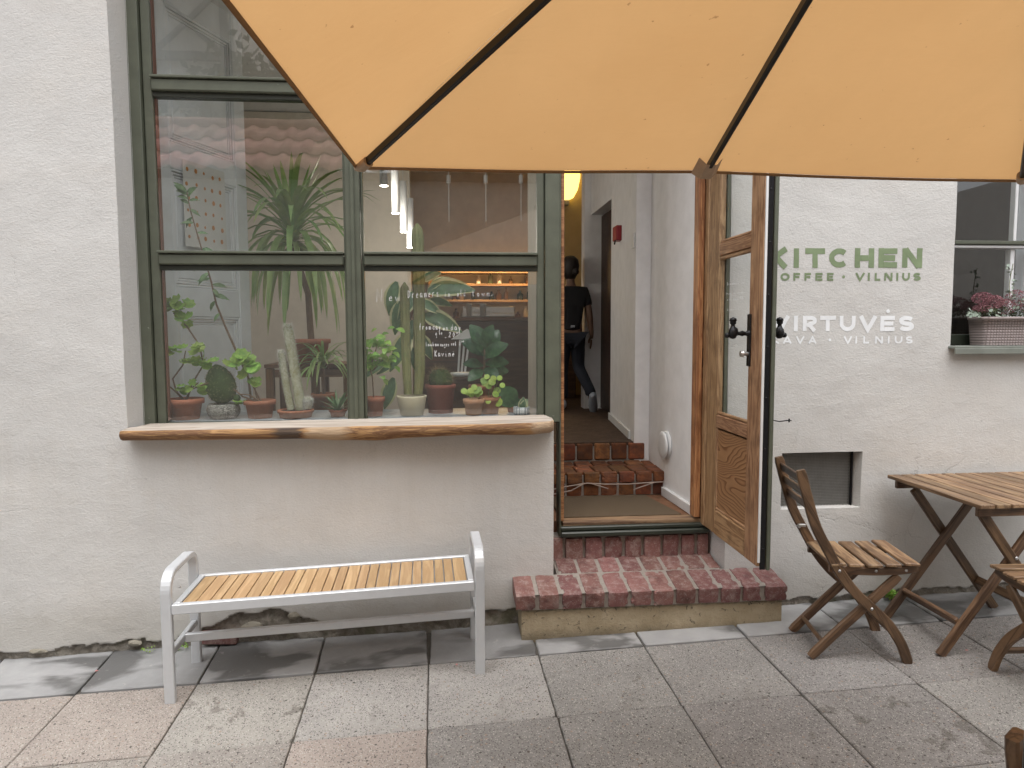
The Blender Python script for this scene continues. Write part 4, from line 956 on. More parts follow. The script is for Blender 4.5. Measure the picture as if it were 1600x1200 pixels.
# tall trailing succulent
c = wp(398, 600, .36); c.z = SZ
t = thing('trailing_succulent', 'tall thin leaning succulent stem with sparse narrow leaves in front of the grey door', 'potted plant', (c.x, .36, SZ))
pot(t, Vector((c.x-.015, .40, SZ)), .036, .026, .05)
path = [(392, 622, .37), (388, 590, .36), (372, 555, .36), (352, 510, .35), (338, 475, .34), (330, 440, .34), (320, 405, .34), (308, 365, .34), (298, 330, .34), (292, 300, .34)]
pp = [wp(*q) for q in path]; MB().tube(pp, [.0065, .006, .006, .0055, .005, .0045, .004, .0035, .003, .0025], 7).build('stem', STEM, t)
r_ = random.Random(8)
def on_path(u):
    u *= len(pp)-1; i = min(int(u), len(pp)-2); return pp[i].lerp(pp[i+1], u-i), (pp[i+1]-pp[i]).normalized()
for u in [.40, .46, .49, .52, .54, .57, .59, .6, .62, .63, .65, .66, .68, .70, .71, .78, .83, .86, .90, .93, .95, .96, .97, .98, .985, .99, .995, 1, 1, 1]:
    p, dr = on_path(u); s_ = r_.choice((-1, 1)); d = (Vector((s_*r_.uniform(.5, 1), r_.uniform(-.4, .4), 0))+dr*(r_.uniform(.1, .9) if u > .9 else r_.uniform(-.9, .2))).normalized()
    leaf(t, 'suc', p, d, (0, -1, .5), r_.uniform(.055, .085), 1.0)
# hairy columnar cacti in a shallow terracotta bowl
c = wp(461, 600, .30); c.z = SZ; t = thing('hairy_cacti', 'two tall white haired columnar cacti and a tiny one in a shallow terracotta bowl', 'cactus', tuple(c), 0, 'potted plants on the inner window sill')
MB().lathe([(.001, 0), (.078, 0), (.086, .026), (.092, .027), (.092, .040), (.083, .040), (.08, .03)], 28, tuple(c)).build('bowl', TERRA, t); MB().lathe([(.001, .034), (.082, .033)], 16, tuple(c)).build('soil', SOIL, t)
def hairy(parent, pts, rad, seed):
    P_ = [wp(a, b, .30) for a, b in pts]; n_ = len(P_); MB().tube(P_+[P_[-1]+Vector((0, 0, rad*.7))], [rad*.95]*(n_-1)+[rad*.92, rad*.4], 20).build('column', HSKIN, parent)
    r_ = random.Random(seed); m_ = MB(); 
    for k in range(4200):
        u = r_.random()**.75; q = u*(n_-1); i = min(int(q), n_-2); p = P_[i].lerp(P_[i+1], q-i)
        if r_.random() < .12: p = P_[-1]+Vector((0, 0, r_.uniform(0, rad*.6))); u = 1
        a = r_.uniform(0, 6.28); nrm = Vector((math.cos(a), math.sin(a), r_.uniform(-.2, .5)))
        L = (.006+.014*max(0, (u-.25)))*r_.uniform(.6, 1.4); s0 = p+nrm*rad*(.95 if u < 1 else .7); d = (nrm+rnd(r_, .7)).normalized(); side = d.cross(Vector((0, 0, 1))).normalized()*.0005
        m_.add([s0-side, s0+side, s0+d*L], [(0, 1, 2)])
    m_.build('white_hair', HAIR, parent, kind='stuff')
hairy(t, [(470, 640), (466, 610), (460, 575), (455, 545), (450, 512)], .027, 1); hairy(t, [(455, 640), (449, 610), (444, 580), (440, 552)], .0205, 2)
hairy(t, [(480, 638), (481, 626)], .024, 3); hairy(t, [(472, 640), (472, 636)], .016, 4)
# small aloe
def blade(m_, base, d0, L, wd, droop, n_=7, fold=.25, mi=0):
    """strap leaf that bends down along its length"""
    d = Vector(d0).normalized(); p = Vector(base); side = d.cross(Vector((0, 0, 1))); side = side.normalized() if side.length > .05 else Vector((1, 0, 0)); vs_ = []
    for k in range(n_):
        t_ = k/(n_-1); wv = wd*(math.sin(math.pi*min(1, .18+.82*t_))**.6 if t_ < .98 else .03); nrm = side.cross(d).normalized()
        vs_ += [p-side*wv+nrm*wv*fold, p, p+side*wv+nrm*wv*fold]
        p = p+d*L/(n_-1); d = (d+Vector((0, 0, -droop/(n_-1)))).normalized()
    fs_ = []
    for k in range(n_-1): fs_ += [(k*3, k*3+1, k*3+4, k*3+3), (k*3+1, k*3+2, k*3+5, k*3+4)]
    m_.add(vs_, fs_, True, mi)
c = wp(527, 600, .30); c.z = SZ; t = thing('small_aloe', 'little spiky aloe in a tiny pot beside the middle window post', 'potted plant', tuple(c), 0, 'potted plants on the inner window sill'); pot(t, c, .046, .034, .035)
r_ = random.Random(3)
for k in range(22):
    a = r_.uniform(0, 6.28); e = r_.uniform(.4, 1.6); m_ = MB(); blade(m_, c+Vector((0, 0, .026)), (math.cos(a), math.sin(a), e), r_.uniform(.09, .15), .0075, r_.uniform(.1, .7)); m_.build('leaf', G_SUC, t)
# big dracaena on a wooden stand behind
c = wp(487, 560, 1.35); pz = wp(487, 566, 1.35).z; t = thing('dracaena', 'large dracaena with long arching strap leaves in a terracotta pot on the wooden stand', 'potted plant', (c.x, 1.35, pz))
pot(t, Vector((c.x, 1.35, pz)), .125, .095, .155, TERRA, .2)
tk = wp(458, 372, 1.35); MB().tube([Vector((c.x, 1.35, pz+.14)), (c.x-.01, 1.34, pz+.45), (tk.x, 1.33, tk.z-.05), (tk.x, 1.33, tk.z+.04)], [.022, .02, .018, .012], 8).build('trunk', STEM, t)
r_ = random.Random(21)
for k in range(92):
    a = k*2.39996+r_.uniform(-.2, .2); lvl = k/92; e = 2.6-lvl*3.0; L = r_.uniform(.5, .72) if lvl > .1 else r_.uniform(.42, .56); L = L*1.08 if lvl > .6 else L
    m_ = MB(); blade(m_, Vector((tk.x, 1.33, tk.z+.05-.10*lvl)), (math.cos(a), math.sin(a)*.8, e), L, r_.uniform(.016, .024), .2 if lvl < .1 else (r_.uniform(.9, 2.8) if lvl < .6 else r_.uniform(2.6, 5.0)), 10, .3); m_.build('leaf', G_PALM, t)
t2 = thing('parlour_palm', 'small feathery palm drooping below the dracaena behind the haired cacti', 'potted plant', (c.x-.05, 1.15, .78))
b0 = wp(505, 575, 1.15); 
pot(t2, Vector((b0.x, 1.15, b0.z-.28)), .08, .06, .12)
MB().tube([(b0.x, 1.15, b0.z-.2), (b0.x, 1.15, b0.z)], .012, 6).build('trunk', STEM, t2)
for k in range(40):
    a = r_.uniform(0, 6.28); m_ = MB(); blade(m_, b0+Vector((0, 0, r_.uniform(-.02, .06))), (math.cos(a), math.sin(a), r_.uniform(.2, 2.2)), r_.uniform(.2, .36), .009, r_.uniform(1.4, 3.2), 8, .3); m_.build('leaf', G_PALM, t2)
for o in bpy.data.objects:
    if o.name.startswith('parlour_palm'): pass
# wooden stand
zt_ = pz-.004; x0_, x1_ = wp(418, 590, 1.25).x, wp(552, 590, 1.25).x
st = thing('wooden_stand', 'low brown wooden stand carrying the large dracaena behind the window', 'stand', ((x0_+x1_)/2, 1.35, .74))
bar('top', (x0_, 1.38, zt_-.012), (x1_, 1.38, zt_-.012), .42, .024, CABINETW, st)
for xx in (x0_+.03, (x0_+x1_)/2+.04, x1_-.03):
    for yy in (1.20, 1.56): bar('leg', (xx, yy, .74), (xx, yy, zt_-.026), .05, .04, CABINETW, st, (0, 1, 0))
for yy in (1.195, 1.565):
    bar('rail', (x0_+.06, yy, zt_-.06), (x1_-.06, yy, zt_-.06), .02, .05, CABINETW, st); bar('rail', (x0_+.06, yy, .86), (x1_-.06, yy, .86), .02, .05, CABINETW, st)
# leafy mint-like bush right of the mullion
c = wp(584, 600, .31); c.z = SZ; t = thing('leafy_herb', 'bushy light green herb on a bare stem in a terracotta pot by the post', 'potted plant', tuple(c), 0, 'potted plants on the inner window sill'); pot(t, c, .056, .042, .10)
MB().tube([c+Vector((0, 0, .06)), wp(582, 590, .31), wp(578, 575, .31), wp(586, 552, .31), wp(590, 535, .31)], [.004, .004, .0035, .003, .002], 6).build('stem', STEM, t)
MB().tube([wp(582, 580, .31), wp(600, 560, .31), wp(606, 545, .31)], [.003, .0025, .002], 5).build('stem', STEM, t)
r_ = random.Random(12)
for k in range(85):
    q = wp(r_.gauss(589, 14), r_.gauss(551, 17), r_.uniform(.25, .38)); leaf(t, 'mint', q, Vector((r_.uniform(-1, 1), r_.uniform(-1, .3), r_.uniform(-.6, .3))), (r_.uniform(-.5, .5), -.6, .8), r_.uniform(.034, .055), 1.15)
# two columnar cacti in a cream pot
c = wp(643, 600, .32); c.z = SZ; t = thing('columnar_cacti', 'tall and short ribbed green columnar cacti in a cream white pot', 'cactus', tuple(c), 0, 'potted plants on the inner window sill')
MB().lathe([(.001, 0), (.060, 0), (.077, .09), (.079, .098), (.079, .103), (.073, .103), (.070, .085)], 36, tuple(c)).build('pot', CREAM, t); MB().lathe([(.001, .09), (.071, .088)], 16, tuple(c)).build('soil', SOIL, t)
def column(parent, pts, rb_, rm_, y=.32):
    P_ = [wp(a, b, y) for a, b in pts]; n_ = 40; K = 30; vs_ = []
    for k in range(K+1):
        u = k/K; q = u*(len(P_)-1); i = min(int(q), len(P_)-2); p = P_[i].lerp(P_[i+1], q-i); rad = rb_+(rm_-rb_)*min(1, u*2.2)
        if u > .93: rad *= math.sqrt(max(0.02, 1-((u-.93)/.07)**2))
        for j in range(n_):
            a = 2*math.pi*j/n_; q2 = rad*(1+.10*math.cos(10*a)); vs_.append((p.x+q2*math.cos(a), p.y+q2*math.sin(a), p.z))
    m_ = MB(); m_.add(vs_, [(k*n_+j, k*n_+(j+1) % n_, (k+1)*n_+(j+1) % n_, (k+1)*n_+j) for k in range(K) for j in range(n_)]+[tuple(K*n_+j for j in range(n_))], True); m_.build('column', G_CACT, parent)
    s_ = MB(); r2 = random.Random(int(pts[0][0])); M2 = 44
    for k in range(M2):
        u = .08+.9*k/M2; q = u*(len(P_)-1); i = min(int(q), len(P_)-2); p = P_[i].lerp(P_[i+1], q-i); rad = (rb_+(rm_-rb_)*min(1, u*2.2))*1.1
        if u > .93: rad *= math.sqrt(max(.02, 1-((u-.93)/.07)**2))
        for j in range(10):
            a = 2*math.pi*j/10; nrm = Vector((math.cos(a), math.sin(a), 0)); b_ = p+nrm*rad*.97
            for m3 in range(5):
                d = (nrm+rnd(r2, 1.1)).normalized(); side = d.cross(Vector((.3, .2, 1))).normalized()*.0005; s_.add([b_-side, b_+side, b_+d*.0075], [(0, 1, 2)])
    s_.build('spines', make_plain('pale_spine', (.42, .38, .24), .7), parent, kind='stuff')
column(t, [(638, 616), (636, 590), (634, 540), (633, 500), (632, 441)], .018, .0225, .31); column(t, [(653, 616), (656, 580), (655, 500), (654, 420), (652, 349)], .022, .0285, .335)
# variegated rubber plant behind
c = wp(628, 560, .60); t = thing('rubber_plant', 'variegated rubber plant with cream edged oval leaves behind the columnar cacti', 'potted plant', (c.x, .62, .742))
pot(t, Vector((c.x+.02, .66, .742)), .13, .10, .2, TERRA, .2); 
MB().tube([(c.x+.02, .66, .93), wp(632, 560, .66), wp(640, 500, .66), wp(655, 440, .64), wp(662, 420, .64)], [.014, .012, .01, .008, .006], 7).build('stem', STEM, t)
for (a, b, a2, b2, s, dy) in ((668, 455, 742, 452, 1, -.05), (672, 452, 700, 432, 1, 0), (660, 440, 664, 424, .9, 0), (655, 470, 690, 490, 1, -.03), (662, 492, 722, 518, 1, -.06), (650, 455, 622, 500, 1, -.04), (655, 440, 690, 425, 1, .03), (640, 520, 612, 575, 1.1, -.05), (640, 540, 650, 580, 1, 0), (630, 540, 614, 560, 1, 0), (625, 470, 616, 530, .9, .03), (650, 520, 676, 562, 1, .02), (668, 470, 712, 478, .9, .02), (600, 570, 568, 590, 1, .05), (622, 560, 588, 585, 1, .02), (645, 500, 640, 540, 1, -.02), (620, 440, 606, 500, .9, .05), (615, 590, 600, 640, 1, .04)):
    p0 = wp(a, b, .62); p1 = wp(a2, b2, .62+dy); d = p1-p0; leaf(t, 'fic', p0, d, (r_.uniform(-.3, .3), -1, .45), d.length*s, .74)
# spiny barrel cactus in big terracotta pot
c = wp(688, 600, .42); c.z = SZ-.002; t = thing('barrel_cactus', 'dark barrel cactus with long wild spines in the largest terracotta pot', 'cactus', tuple(c), 0, 'potted plants on the inner window sill')
pot(t, c, .084, .066, .155, make_brick('red_plastic_pot', (.26, .085, .06), (.30, .10, .075), (.35, .2, .16), 0, .05, .1), .14)
MB().lathe([(.001, -.01), (.05, 0), (.062, .03), (.06, .06), (.04, .09), (.001, .10)], 40, (c.x, c.y, c.z+.14), 13, .09).build('body', G_CACT2, t)
s_ = MB()
for k in range(420):
    a = r_.uniform(0, 6.28); e = r_.uniform(-.3, 1.4); nrm = Vector((math.cos(a)*math.cos(e), math.sin(a)*math.cos(e), math.sin(e))); p = Vector((c.x, c.y, c.z+.185))+Vector((nrm.x*.06, nrm.y*.06, nrm.z*.055)); d = (nrm+rnd(r_, .5)).normalized(); side = d.orthogonal().normalized()*.0005
    s_.add([p-side, p+side, p+d*r_.uniform(.015, .045)], [(0, 1, 2)])
s_.build('spines', SPINE, t, kind='stuff')
# dark fiddle leaf plant
c = wp(752, 600, .48); t = thing('fiddle_leaf_plant', 'dark glossy fiddle leaf plant in a terracotta pot at the right of the window', 'potted plant', (c.x, .48, SZ)); c.z = SZ; pot(t, c, .072, .052, .145, TERRA, .2)
MB().tube([c+Vector((0, 0, .1)), wp(757, 570, .48), wp(757, 535, .48)], [.007, .006, .004], 6).build('stem', STEM, t)
for (a, b, a2, b2, dy) in ((757, 560, 788, 540, -.05), (757, 555, 776, 520, .02), (757, 550, 750, 516, 0), (756, 556, 726, 535, -.04), (757, 570, 790, 566, -.02), (756, 572, 728, 568, 0), (757, 575, 775, 590, -.08), (756, 578, 735, 592, -.06), (757, 540, 768, 512, -.03), (757, 545, 738, 512, 0), (757, 562, 748, 545, -.1), (757, 585, 790, 578, .05)):
    p0 = wp(a, b, .48); p1 = wp(a2, b2, .48+dy); d = p1-p0; leaf(t, 'fid', p0, d, (0, -.8, .6), d.length*1.15, 1.1)
# pilea in small light pot + trailing one
c = wp(740, 600, .29); c.z = SZ; t = thing('pilea', 'pilea with small round bright leaves in a little pale terracotta pot', 'potted plant', tuple(c), 0, 'potted plants on the inner window sill')
pot(t, c, .057, .042, .085, make_brick('pale_terracotta', (.48, .25, .14), (.52, .29, .18), (.55, .45, .35), 0, .05, .3), .3)
for (a, b) in ((731, 613), (736, 610), (744, 611), (748, 608), (741, 605), (725, 611), (750, 613), (737, 616), (746, 616)):
    q = wp(a, b, .285+r_.uniform(-.02, .02)); MB().tube([c+Vector((0, 0, .05)), q+Vector((0, .004, 0))], .0012, 4).build('stem', STEMG, t); leaf(t, 'pil', q-Vector((.017, 0, 0)), (1, r_.uniform(-.3, .3), 0), (0, -1, .5), .034)
c = wp(765, 600, .33); c.z = SZ; t = thing('trailing_pilea', 'trailing plant with large lime green round leaves right of the small pilea', 'potted plant', tuple(c), 0, 'potted plants on the inner window sill')
pot(t, c, .06, .045, .09)
for (a, b, s) in ((757, 600, .04), (768, 598, .042), (776, 608, .04), (763, 604, .036), (774, 616, .038), (778, 630, .048), (784, 602, .03), (771, 592, .034), (755, 594, .038), (760, 588, .03), (780, 592, .03), (762, 628, .03), (742, 609, .026)):
    q = wp(a, b, .29+r_.uniform(-.02, .03)); MB().tube([c+Vector((0, 0, .06)), q], .0014, 4).build('stem', STEMG, t); leaf(t, 'pil', q-Vector((s*.4, 0, 0)), (1, r_.uniform(-.5, .5), r_.uniform(-.4, .4)), (r_.uniform(-.3, .3), -1, .5), s)
# calathea leaf + tiny white pot
c = wp(800, 600, .38); c.z = SZ; t = thing('spotted_leaf_plant', 'low plant with one broad dark spotted leaf beside the tiny white pot', 'potted plant', tuple(c)); pot(t, c, .03, .022, .03)
for (a, b, a2, b2, s) in ((808, 636, 785, 612, 1.25), (806, 636, 800, 618, 1), (800, 636, 818, 622, .8), (803, 637, 815, 634, .7)):
    p0 = wp(a, b, .37); p1 = wp(a2, b2, .35); leaf(t, 'fid', p0, p1-p0, (0, -1, .3), (p1-p0).length*s, 1.5)
c = wp(815, 600, .27); c.z = SZ; t = thing('tiny_succulent', 'tiny succulent in a white patterned cup at the right end of the sill', 'potted plant', tuple(c), 0, 'potted plants on the inner window sill')
def patt():
    t_ = NT('patterned_cup'); k = t_.vor(t_.vec(), 120, 'DISTANCE_TO_EDGE', rnd=0); t_.col(t_.mix(t_.ramp(k, [(.1, 0), (.2, 1)]), (.15, .18, .2), (.62, .64, .64))).set(rough=.4); return t_.m
MB().lathe([(.001, 0), (.042, 0), (.044, .004), (.044, .040), (.039, .040), (.038, .03)], 24, tuple(c)).build('cup', patt(), t); MB().lathe([(.001, .032), (.038, .031)], 12, tuple(c)).build('soil', SOIL, t)
for (a, b) in ((818, 622), (823, 625), (814, 630)): p0 = c+Vector((0, 0, .026)); p1 = wp(a, b, .27); leaf(t, 'fic', p0, p1-p0, (0, -1, .2), (p1-p0).length*1.1, 1.2)
# white desk lamp with tubes + silver lantern
c = wp(722, 560, .75); t = thing('white_desk_lamp', 'white folding desk lamp standing behind the barrel cactus', 'desk lamp', (c.x, .75, 1.0))
h0 = wp(738, 545, .75)
MB().prism([(wp(705, 530, .75).x, wp(705, 530, .75).z), (wp(730, 514, .75).x, wp(730, 514, .75).z), (wp(738, 520, .75).x, wp(738, 520, .75).z), (wp(736, 530, .75).x, wp(736, 530, .75).z)], .70, .80, 'y').build('lamp_head', WPAINT, t, recalc=True)
for a in (0, 7, 14):
    bar('arm', wp(716+a*.75, 581, .75), wp(719+a, 531, .75), .012, .012, WPAINT, t, (0, 1, 0))
MB().lathe([(.001, 0), (.07, 0), (.07, .02), (.001, .02)], 20, (c.x, .75, wp(720, 582, .75).z-.02)).build('base', WPAINT, t)
sd_ = thing('lamp_table', 'small dark side table under the white desk lamp', 'side table', (c.x, .78, .742)); zt_ = wp(720, 582, .75).z-.022
bar('top', (c.x-.15, .78, zt_-.012), (c.x+.16, .78, zt_-.012), .22, .024, DARKWOOD, sd_)
for xx in (-.12, .13):
    for yy in (.70, .86): bar('leg', (c.x+xx, yy, .742), (c.x+xx, yy, zt_-.026), .03, .03, DARKWOOD, sd_, (0, 1, 0))

# ============================================================ PENDANTS, BAR
pg = make_emit('pendant_glow', (1, .93, .82), 6)
PL = [(600, 291, 1.9), (618, 334, 2.1), (631, 363, 2.3), (641, 387, 2.5)]
lb = ['first and highest', 'second', 'third', 'lowest and last']
for (px, py, y), nm in zip(PL, lb):
    q = wp(px, py, y); t = thing('pendant_lamp', f'slim white cylinder pendant lamp, {nm} of four from the left behind the window', 'pendant lamp', tuple(q), 0, 'cylinder pendant lamps')
    MB().tube([(q.x, y, q.z+.004), (q.x, y, q.z+.40)], .031, 18).build('cylinder', WPAINT, t); MB().lathe([(.001, .0), (.027, 0), (.027, .003)], 16, tuple(q)).build('diffuser', pg, t)
    MB().tube([(q.x, y, q.z+.40), (q.x, y, 3.5)], .0025, 5).build('cable', WPAINT, t)
    l = plight((q.x, y, q.z-.03), 2.6, (1, .92, .8), .03); l.parent = t; l.matrix_parent_inverse = WM[t.name].inverted()
for px, py in ((701, 286), (759, 286), (814, 286)):
    q = wp(px, py, 3.2); t = thing('ceiling_cord', f'thin cord hanging from a small white ceiling rose, {dict([(701,"left"),(759,"middle"),(814,"right")])[px]} of three behind the right pane', 'cord', tuple(q), 0, 'cords behind the right pane')
    MB().tube([(q.x, 3.2, q.z-.35), (q.x, 3.2, 3.5)], .004, 5).build('cable', WPAINT, t); MB().tube([(q.x, 3.2, q.z), (q.x, 3.2, q.z+.07)], .02, 10).build('rose', WPAINT, t)
# bar counter with machine, shelves, bottles
Y_B = 4.2
x0_, x1_ = wp(650, 540, Y_B).x, wp(900, 540, Y_B).x
bc = thing('bar_counter', 'dark wooden coffee bar counter deep inside the cafe', 'counter', ((x0_+x1_)/2, Y_B, .742))
MB().box(x0_, x1_, Y_B, Y_B+.6, .742, 1.60, .005).build('cabinet', DARKWOOD, bc); MB().box(x0_-.03, x1_+.03, Y_B-.03, Y_B+.62, 1.602, 1.64, .004).build('worktop', CABINETW, bc)
em = thing('espresso_machine', 'steel espresso machine with white cups on the coffee bar', 'coffee machine', (wp(765, 500, Y_B+.3).x, Y_B+.3, 1.641))
ex0, ex1 = wp(722, 500, Y_B).x, wp(806, 500, Y_B).x; ez1 = wp(760, 478, Y_B).z
MB().box(ex0, ex1, Y_B+.08, Y_B+.5, ez1-.14, ez1, .012).build('body', STEEL, em); MB().box(ex0, ex1, Y_B+.28, Y_B+.5, 1.69, ez1-.141, .01).build('back', IRON, em); MB().box(ex0, ex1, Y_B+.06, Y_B+.5, 1.642, 1.689, .008).build('drip_tray', STEEL, em)
for px in (745, 768): q = wp(px, 487, Y_B+.07); MB().tube([(q.x, Y_B+.079, q.z), (q.x, Y_B+.068, q.z)], .018, 14).build('gauge', WPAINT, em)
for px in (740, 770): q = wp(px, 500, Y_B+.1); MB().tube([(q.x, Y_B+.10, q.z+.02), (q.x, Y_B+.10, q.z-.03)], .03, 12).build('group_head', STEEL, em)
cup = make_emit('lit_menu_card', (1, .95, .85), .9)
for px, py, s in ((733, 500, .030), (755, 500, .035)):
    q = wp(px, py, Y_B); t = thing('white_cup', 'stack of white takeaway cups on the coffee bar' + (' at the left' if px < 740 else ' at the right'), 'cup', (q.x, Y_B+.05, 1.641), 0, 'cups on the coffee bar')
    MB().lathe([(.001, 0), (s*.75, 0), (s, .13), (s*1.05, .13), (s*1.05, .14), (s*.9, .14), (s*.7, .01)], 16, (q.x, Y_B+.03, 1.645+.07*0)).build('cup', WPAINT, t)
bs = thing('bar_shelf', 'lit wooden wall shelves behind the coffee bar', 'shelf', (wp(745, 450, 5.4).x, 5.4, .742))
sx0, sx1 = wp(672, 450, 5.4).x, wp(880, 450, 5.4).x
bar('upright', (sx0, 5.45, .742), (sx0, 5.45, 2.45), .04, .25, CABINETW, bs, (0, 1, 0)); bar('upright', (sx1, 5.45, .742), (sx1, 5.45, 2.45), .04, .25, CABINETW, bs, (0, 1, 0))
for zz in (1.62, 1.86, 2.06, 2.22): bar('shelf_board', (sx0+.025, 5.45, zz), (sx1-.025, 5.45, zz), .25, .03, CABINETW, bs)
r_ = random.Random(77); bmats = [make_plain('amber_glass', (.10, .04, .01), .15), make_plain('kraft_bag', (.3, .2, .1), .8), WPAINT, make_plain('green_bottle', (.02, .06, .03), .15)]
ORD = ['first', 'second', 'third', 'fourth', 'fifth', 'sixth', 'seventh', 'eighth', 'ninth', 'tenth', 'eleventh', 'twelfth', 'thirteenth', 'fourteenth', 'fifteenth', 'sixteenth', 'seventeenth', 'eighteenth', 'nineteenth', 'twentieth', 'last']
nb = 0
for zz in (1.636, 1.876, 2.076):
    x = sx0+.07; ct = -1
    while x < sx1-.08:
        if r_.random() < .8:
            ct += 1; hgt = r_.uniform(.09, .17); rad = r_.uniform(.025, .04); mt_ = r_.choice(bmats); kd = {'amber_glass': 'amber bottle', 'kraft_bag': 'kraft brown jar', 'white_gloss_paint': 'white jar', 'green_bottle': 'dark green bottle'}[mt_.name];  sf = {1.636: 'lowest', 1.876: 'middle', 2.076: 'upper'}[zz]
            o = MB().lathe([(.001, 0), (rad, 0), (rad, hgt*.6), (rad*.4, hgt*.78), (rad*.4, hgt), (.001, hgt)], 10, (x, 5.45, zz)).build('jar', mt_); tag(o, f'{kd} on the {sf} bar shelf, {ORD[ct]} from the left', 'jar', 'jars and bottles on the bar shelves'); nb += 1
        x += r_.uniform(.08, .15)
# framed hood with warm lamps over the bar
hd = thing('bar_lamp', 'warm glowing strip lamp above the bar shelves', 'lamp', (wp(760, 430, 5.3).x, 5.3, 2.5))
q = wp(770, 432, 5.2)
MB().box(sx0+.1, sx1-.05, 5.15, 5.22, 2.37, 2.40, .003).build('housing', IRON, hd); MB().box(sx0+.12, sx1-.07, 5.16, 5.21, 2.362, 2.369).build('diffuser', make_emit('bar_glow', (1, .7, .32), 4), hd)
al = bpy.data.lights.new('bar_tube', 'AREA'); al.shape = 'RECTANGLE'; al.size = sx1-sx0-.3; al.size_y = .05; al.energy = 26; al.color = (1, .66, .3); ao = bpy.data.objects.new('bar_tube', al); COL.objects.link(ao); ao.location = ((sx0+sx1)/2, 5.185, 2.355)
ao.parent = hd; ao.matrix_parent_inverse = WM[hd.name].inverted()
# handwriting on the glass ------------------------------------------------
HW = {'a': [[(.5, .5), (.25, .55), (.05, .3), (.2, .02), (.45, .2), (.5, .5), (.52, .05), (.65, .05)]], 'b': [[(.1, 1), (.1, .05), (.4, .05), (.5, .3), (.3, .5), (.1, .35)]], 'c': [[(.5, .45), (.25, .52), (.08, .25), (.25, 0), (.5, .08)]],
      'd': [[(.5, .45), (.25, .5), (.08, .22), (.25, 0), (.5, .2), (.52, 1), (.52, .02)]], 'e': [[(.1, .28), (.5, .32), (.35, .54), (.1, .35), (.15, .05), (.5, .06)]], 'f': [[(.5, .95), (.28, .9), (.22, -.1)], [(.05, .5), (.45, .52)]],
      'g': [[(.5, .5), (.2, .52), (.08, .25), (.3, .05), (.5, .4), (.48, -.3), (.2, -.4), (.05, -.25)]], 'i': [[(.2, .5), (.2, 0), (.35, .05)], [(.2, .72), (.22, .76)]], 'k': [[(.1, 1), (.1, 0)], [(.5, .5), (.12, .25), (.5, 0)]], 'l': [[(.2, 1), (.2, .05), (.35, .03)]],
      'm': [[(.05, .5), (.08, 0)], [(.08, .4), (.22, .5), (.3, .4), (.3, 0)], [(.3, .38), (.48, .5), (.56, .38), (.58, 0)]], 'n': [[(.08, .5), (.1, 0)], [(.1, .36), (.3, .52), (.45, .38), (.47, 0)]], 'o': [[(.3, .5), (.08, .25), (.25, 0), (.5, .2), (.3, .5)]],
      'r': [[(.1, .5), (.12, 0)], [(.12, .35), (.28, .52), (.45, .48)]], 's': [[(.45, .5), (.15, .45), (.4, .2), (.35, .02), (.08, .04)]], 't': [[(.25, .85), (.25, .05), (.45, .03)], [(.05, .55), (.45, .56)]], 'u': [[(.08, .5), (.12, .08), (.35, .05), (.48, .45), (.5, 0)]],
      'v': [[(.05, .5), (.25, 0), (.48, .52)]], 'w': [[(.03, .5), (.15, 0), (.3, .4), (.42, 0), (.6, .52)]], 'y': [[(.08, .5), (.28, .08)], [(.5, .5), (.15, -.4)]], 'p': [[(.1, .5), (.1, -.4)], [(.1, .4), (.4, .5), (.5, .2), (.15, .05)]], 'j': [[(.3, .5), (.3, -.3), (.05, -.35)], [(.3, .7), (.32, .74)]],
      'N': [[(.05, 0), (.08, 1), (.5, .02), (.55, 1)]], 'D': [[(.1, 1), (.1, 0)], [(0, .95), (.5, .8), (.55, .3), (.05, 0)]], 'K': [[(.1, 1), (.1, 0)], [(.55, .95), (.1, .4), (.6, 0)]], 'L': [[(.1, 1), (.1, .05), (.5, .05)]],
      '9': [[(.45, .75), (.2, .95), (.1, .6), (.4, .55), (.48, .85), (.3, 0)]], '2': [[(.1, .8), (.35, .98), (.45, .7), (.05, .05), (.55, .08)]], '0': [[(.3, .98), (.08, .5), (.28, 0), (.52, .5), (.3, .98)]], '8': [[(.3, .5), (.1, .75), (.3, .98), (.48, .75), (.1, .2), (.3, 0), (.5, .25), (.3, .5)]], '-': [[(.05, .4), (.5, .42)]], 'ė': [[(.1, .28), (.5, .32), (.35, .54), (.1, .35), (.15, .05), (.5, .06)], [(.3, .78), (.33, .8)]], ' ': []}
def scribble(text, px0, px1, py, hpx, parent, yy, xplane=None, rise=0, seed=1, th_=.0017, cap=None):
    hpx *= .74; r_ = random.Random(seed); n_ = len(text); m_ = MB(); adv = (px1-px0)/max(1, n_)
    for i, ch in enumerate(text):
        hh = hpx*(1 if cap is None or not ch.isupper() else cap)
        for s_ in HW.get(ch, []):
            pts = []
            for (u, v_) in s_:
                px = px0+adv*(i+u*1.05)+r_.uniform(-.2, .2); yv = py-v_*hh-rise*(px-px0)/(px1-px0)+r_.uniform(-.2, .2)
                q = WY(px, yv, yy) if xplane is None else WX(px, yv, xplane); pts.append(q)
            if xplane is None: ribbon(m_, [(p.x, p.z) for p in pts], th_, lambda x, z: yy)
            else:
                m2 = MB(); ribbon(m2, [(p.y, p.z) for p in pts], th_, lambda x, z: 0); m_.add([(xplane, v[0], v[2]) for v in m2.v], m2.f)
    if m_.v: m_.build('handwriting', CHALK, parent)
yg = YF+.0245
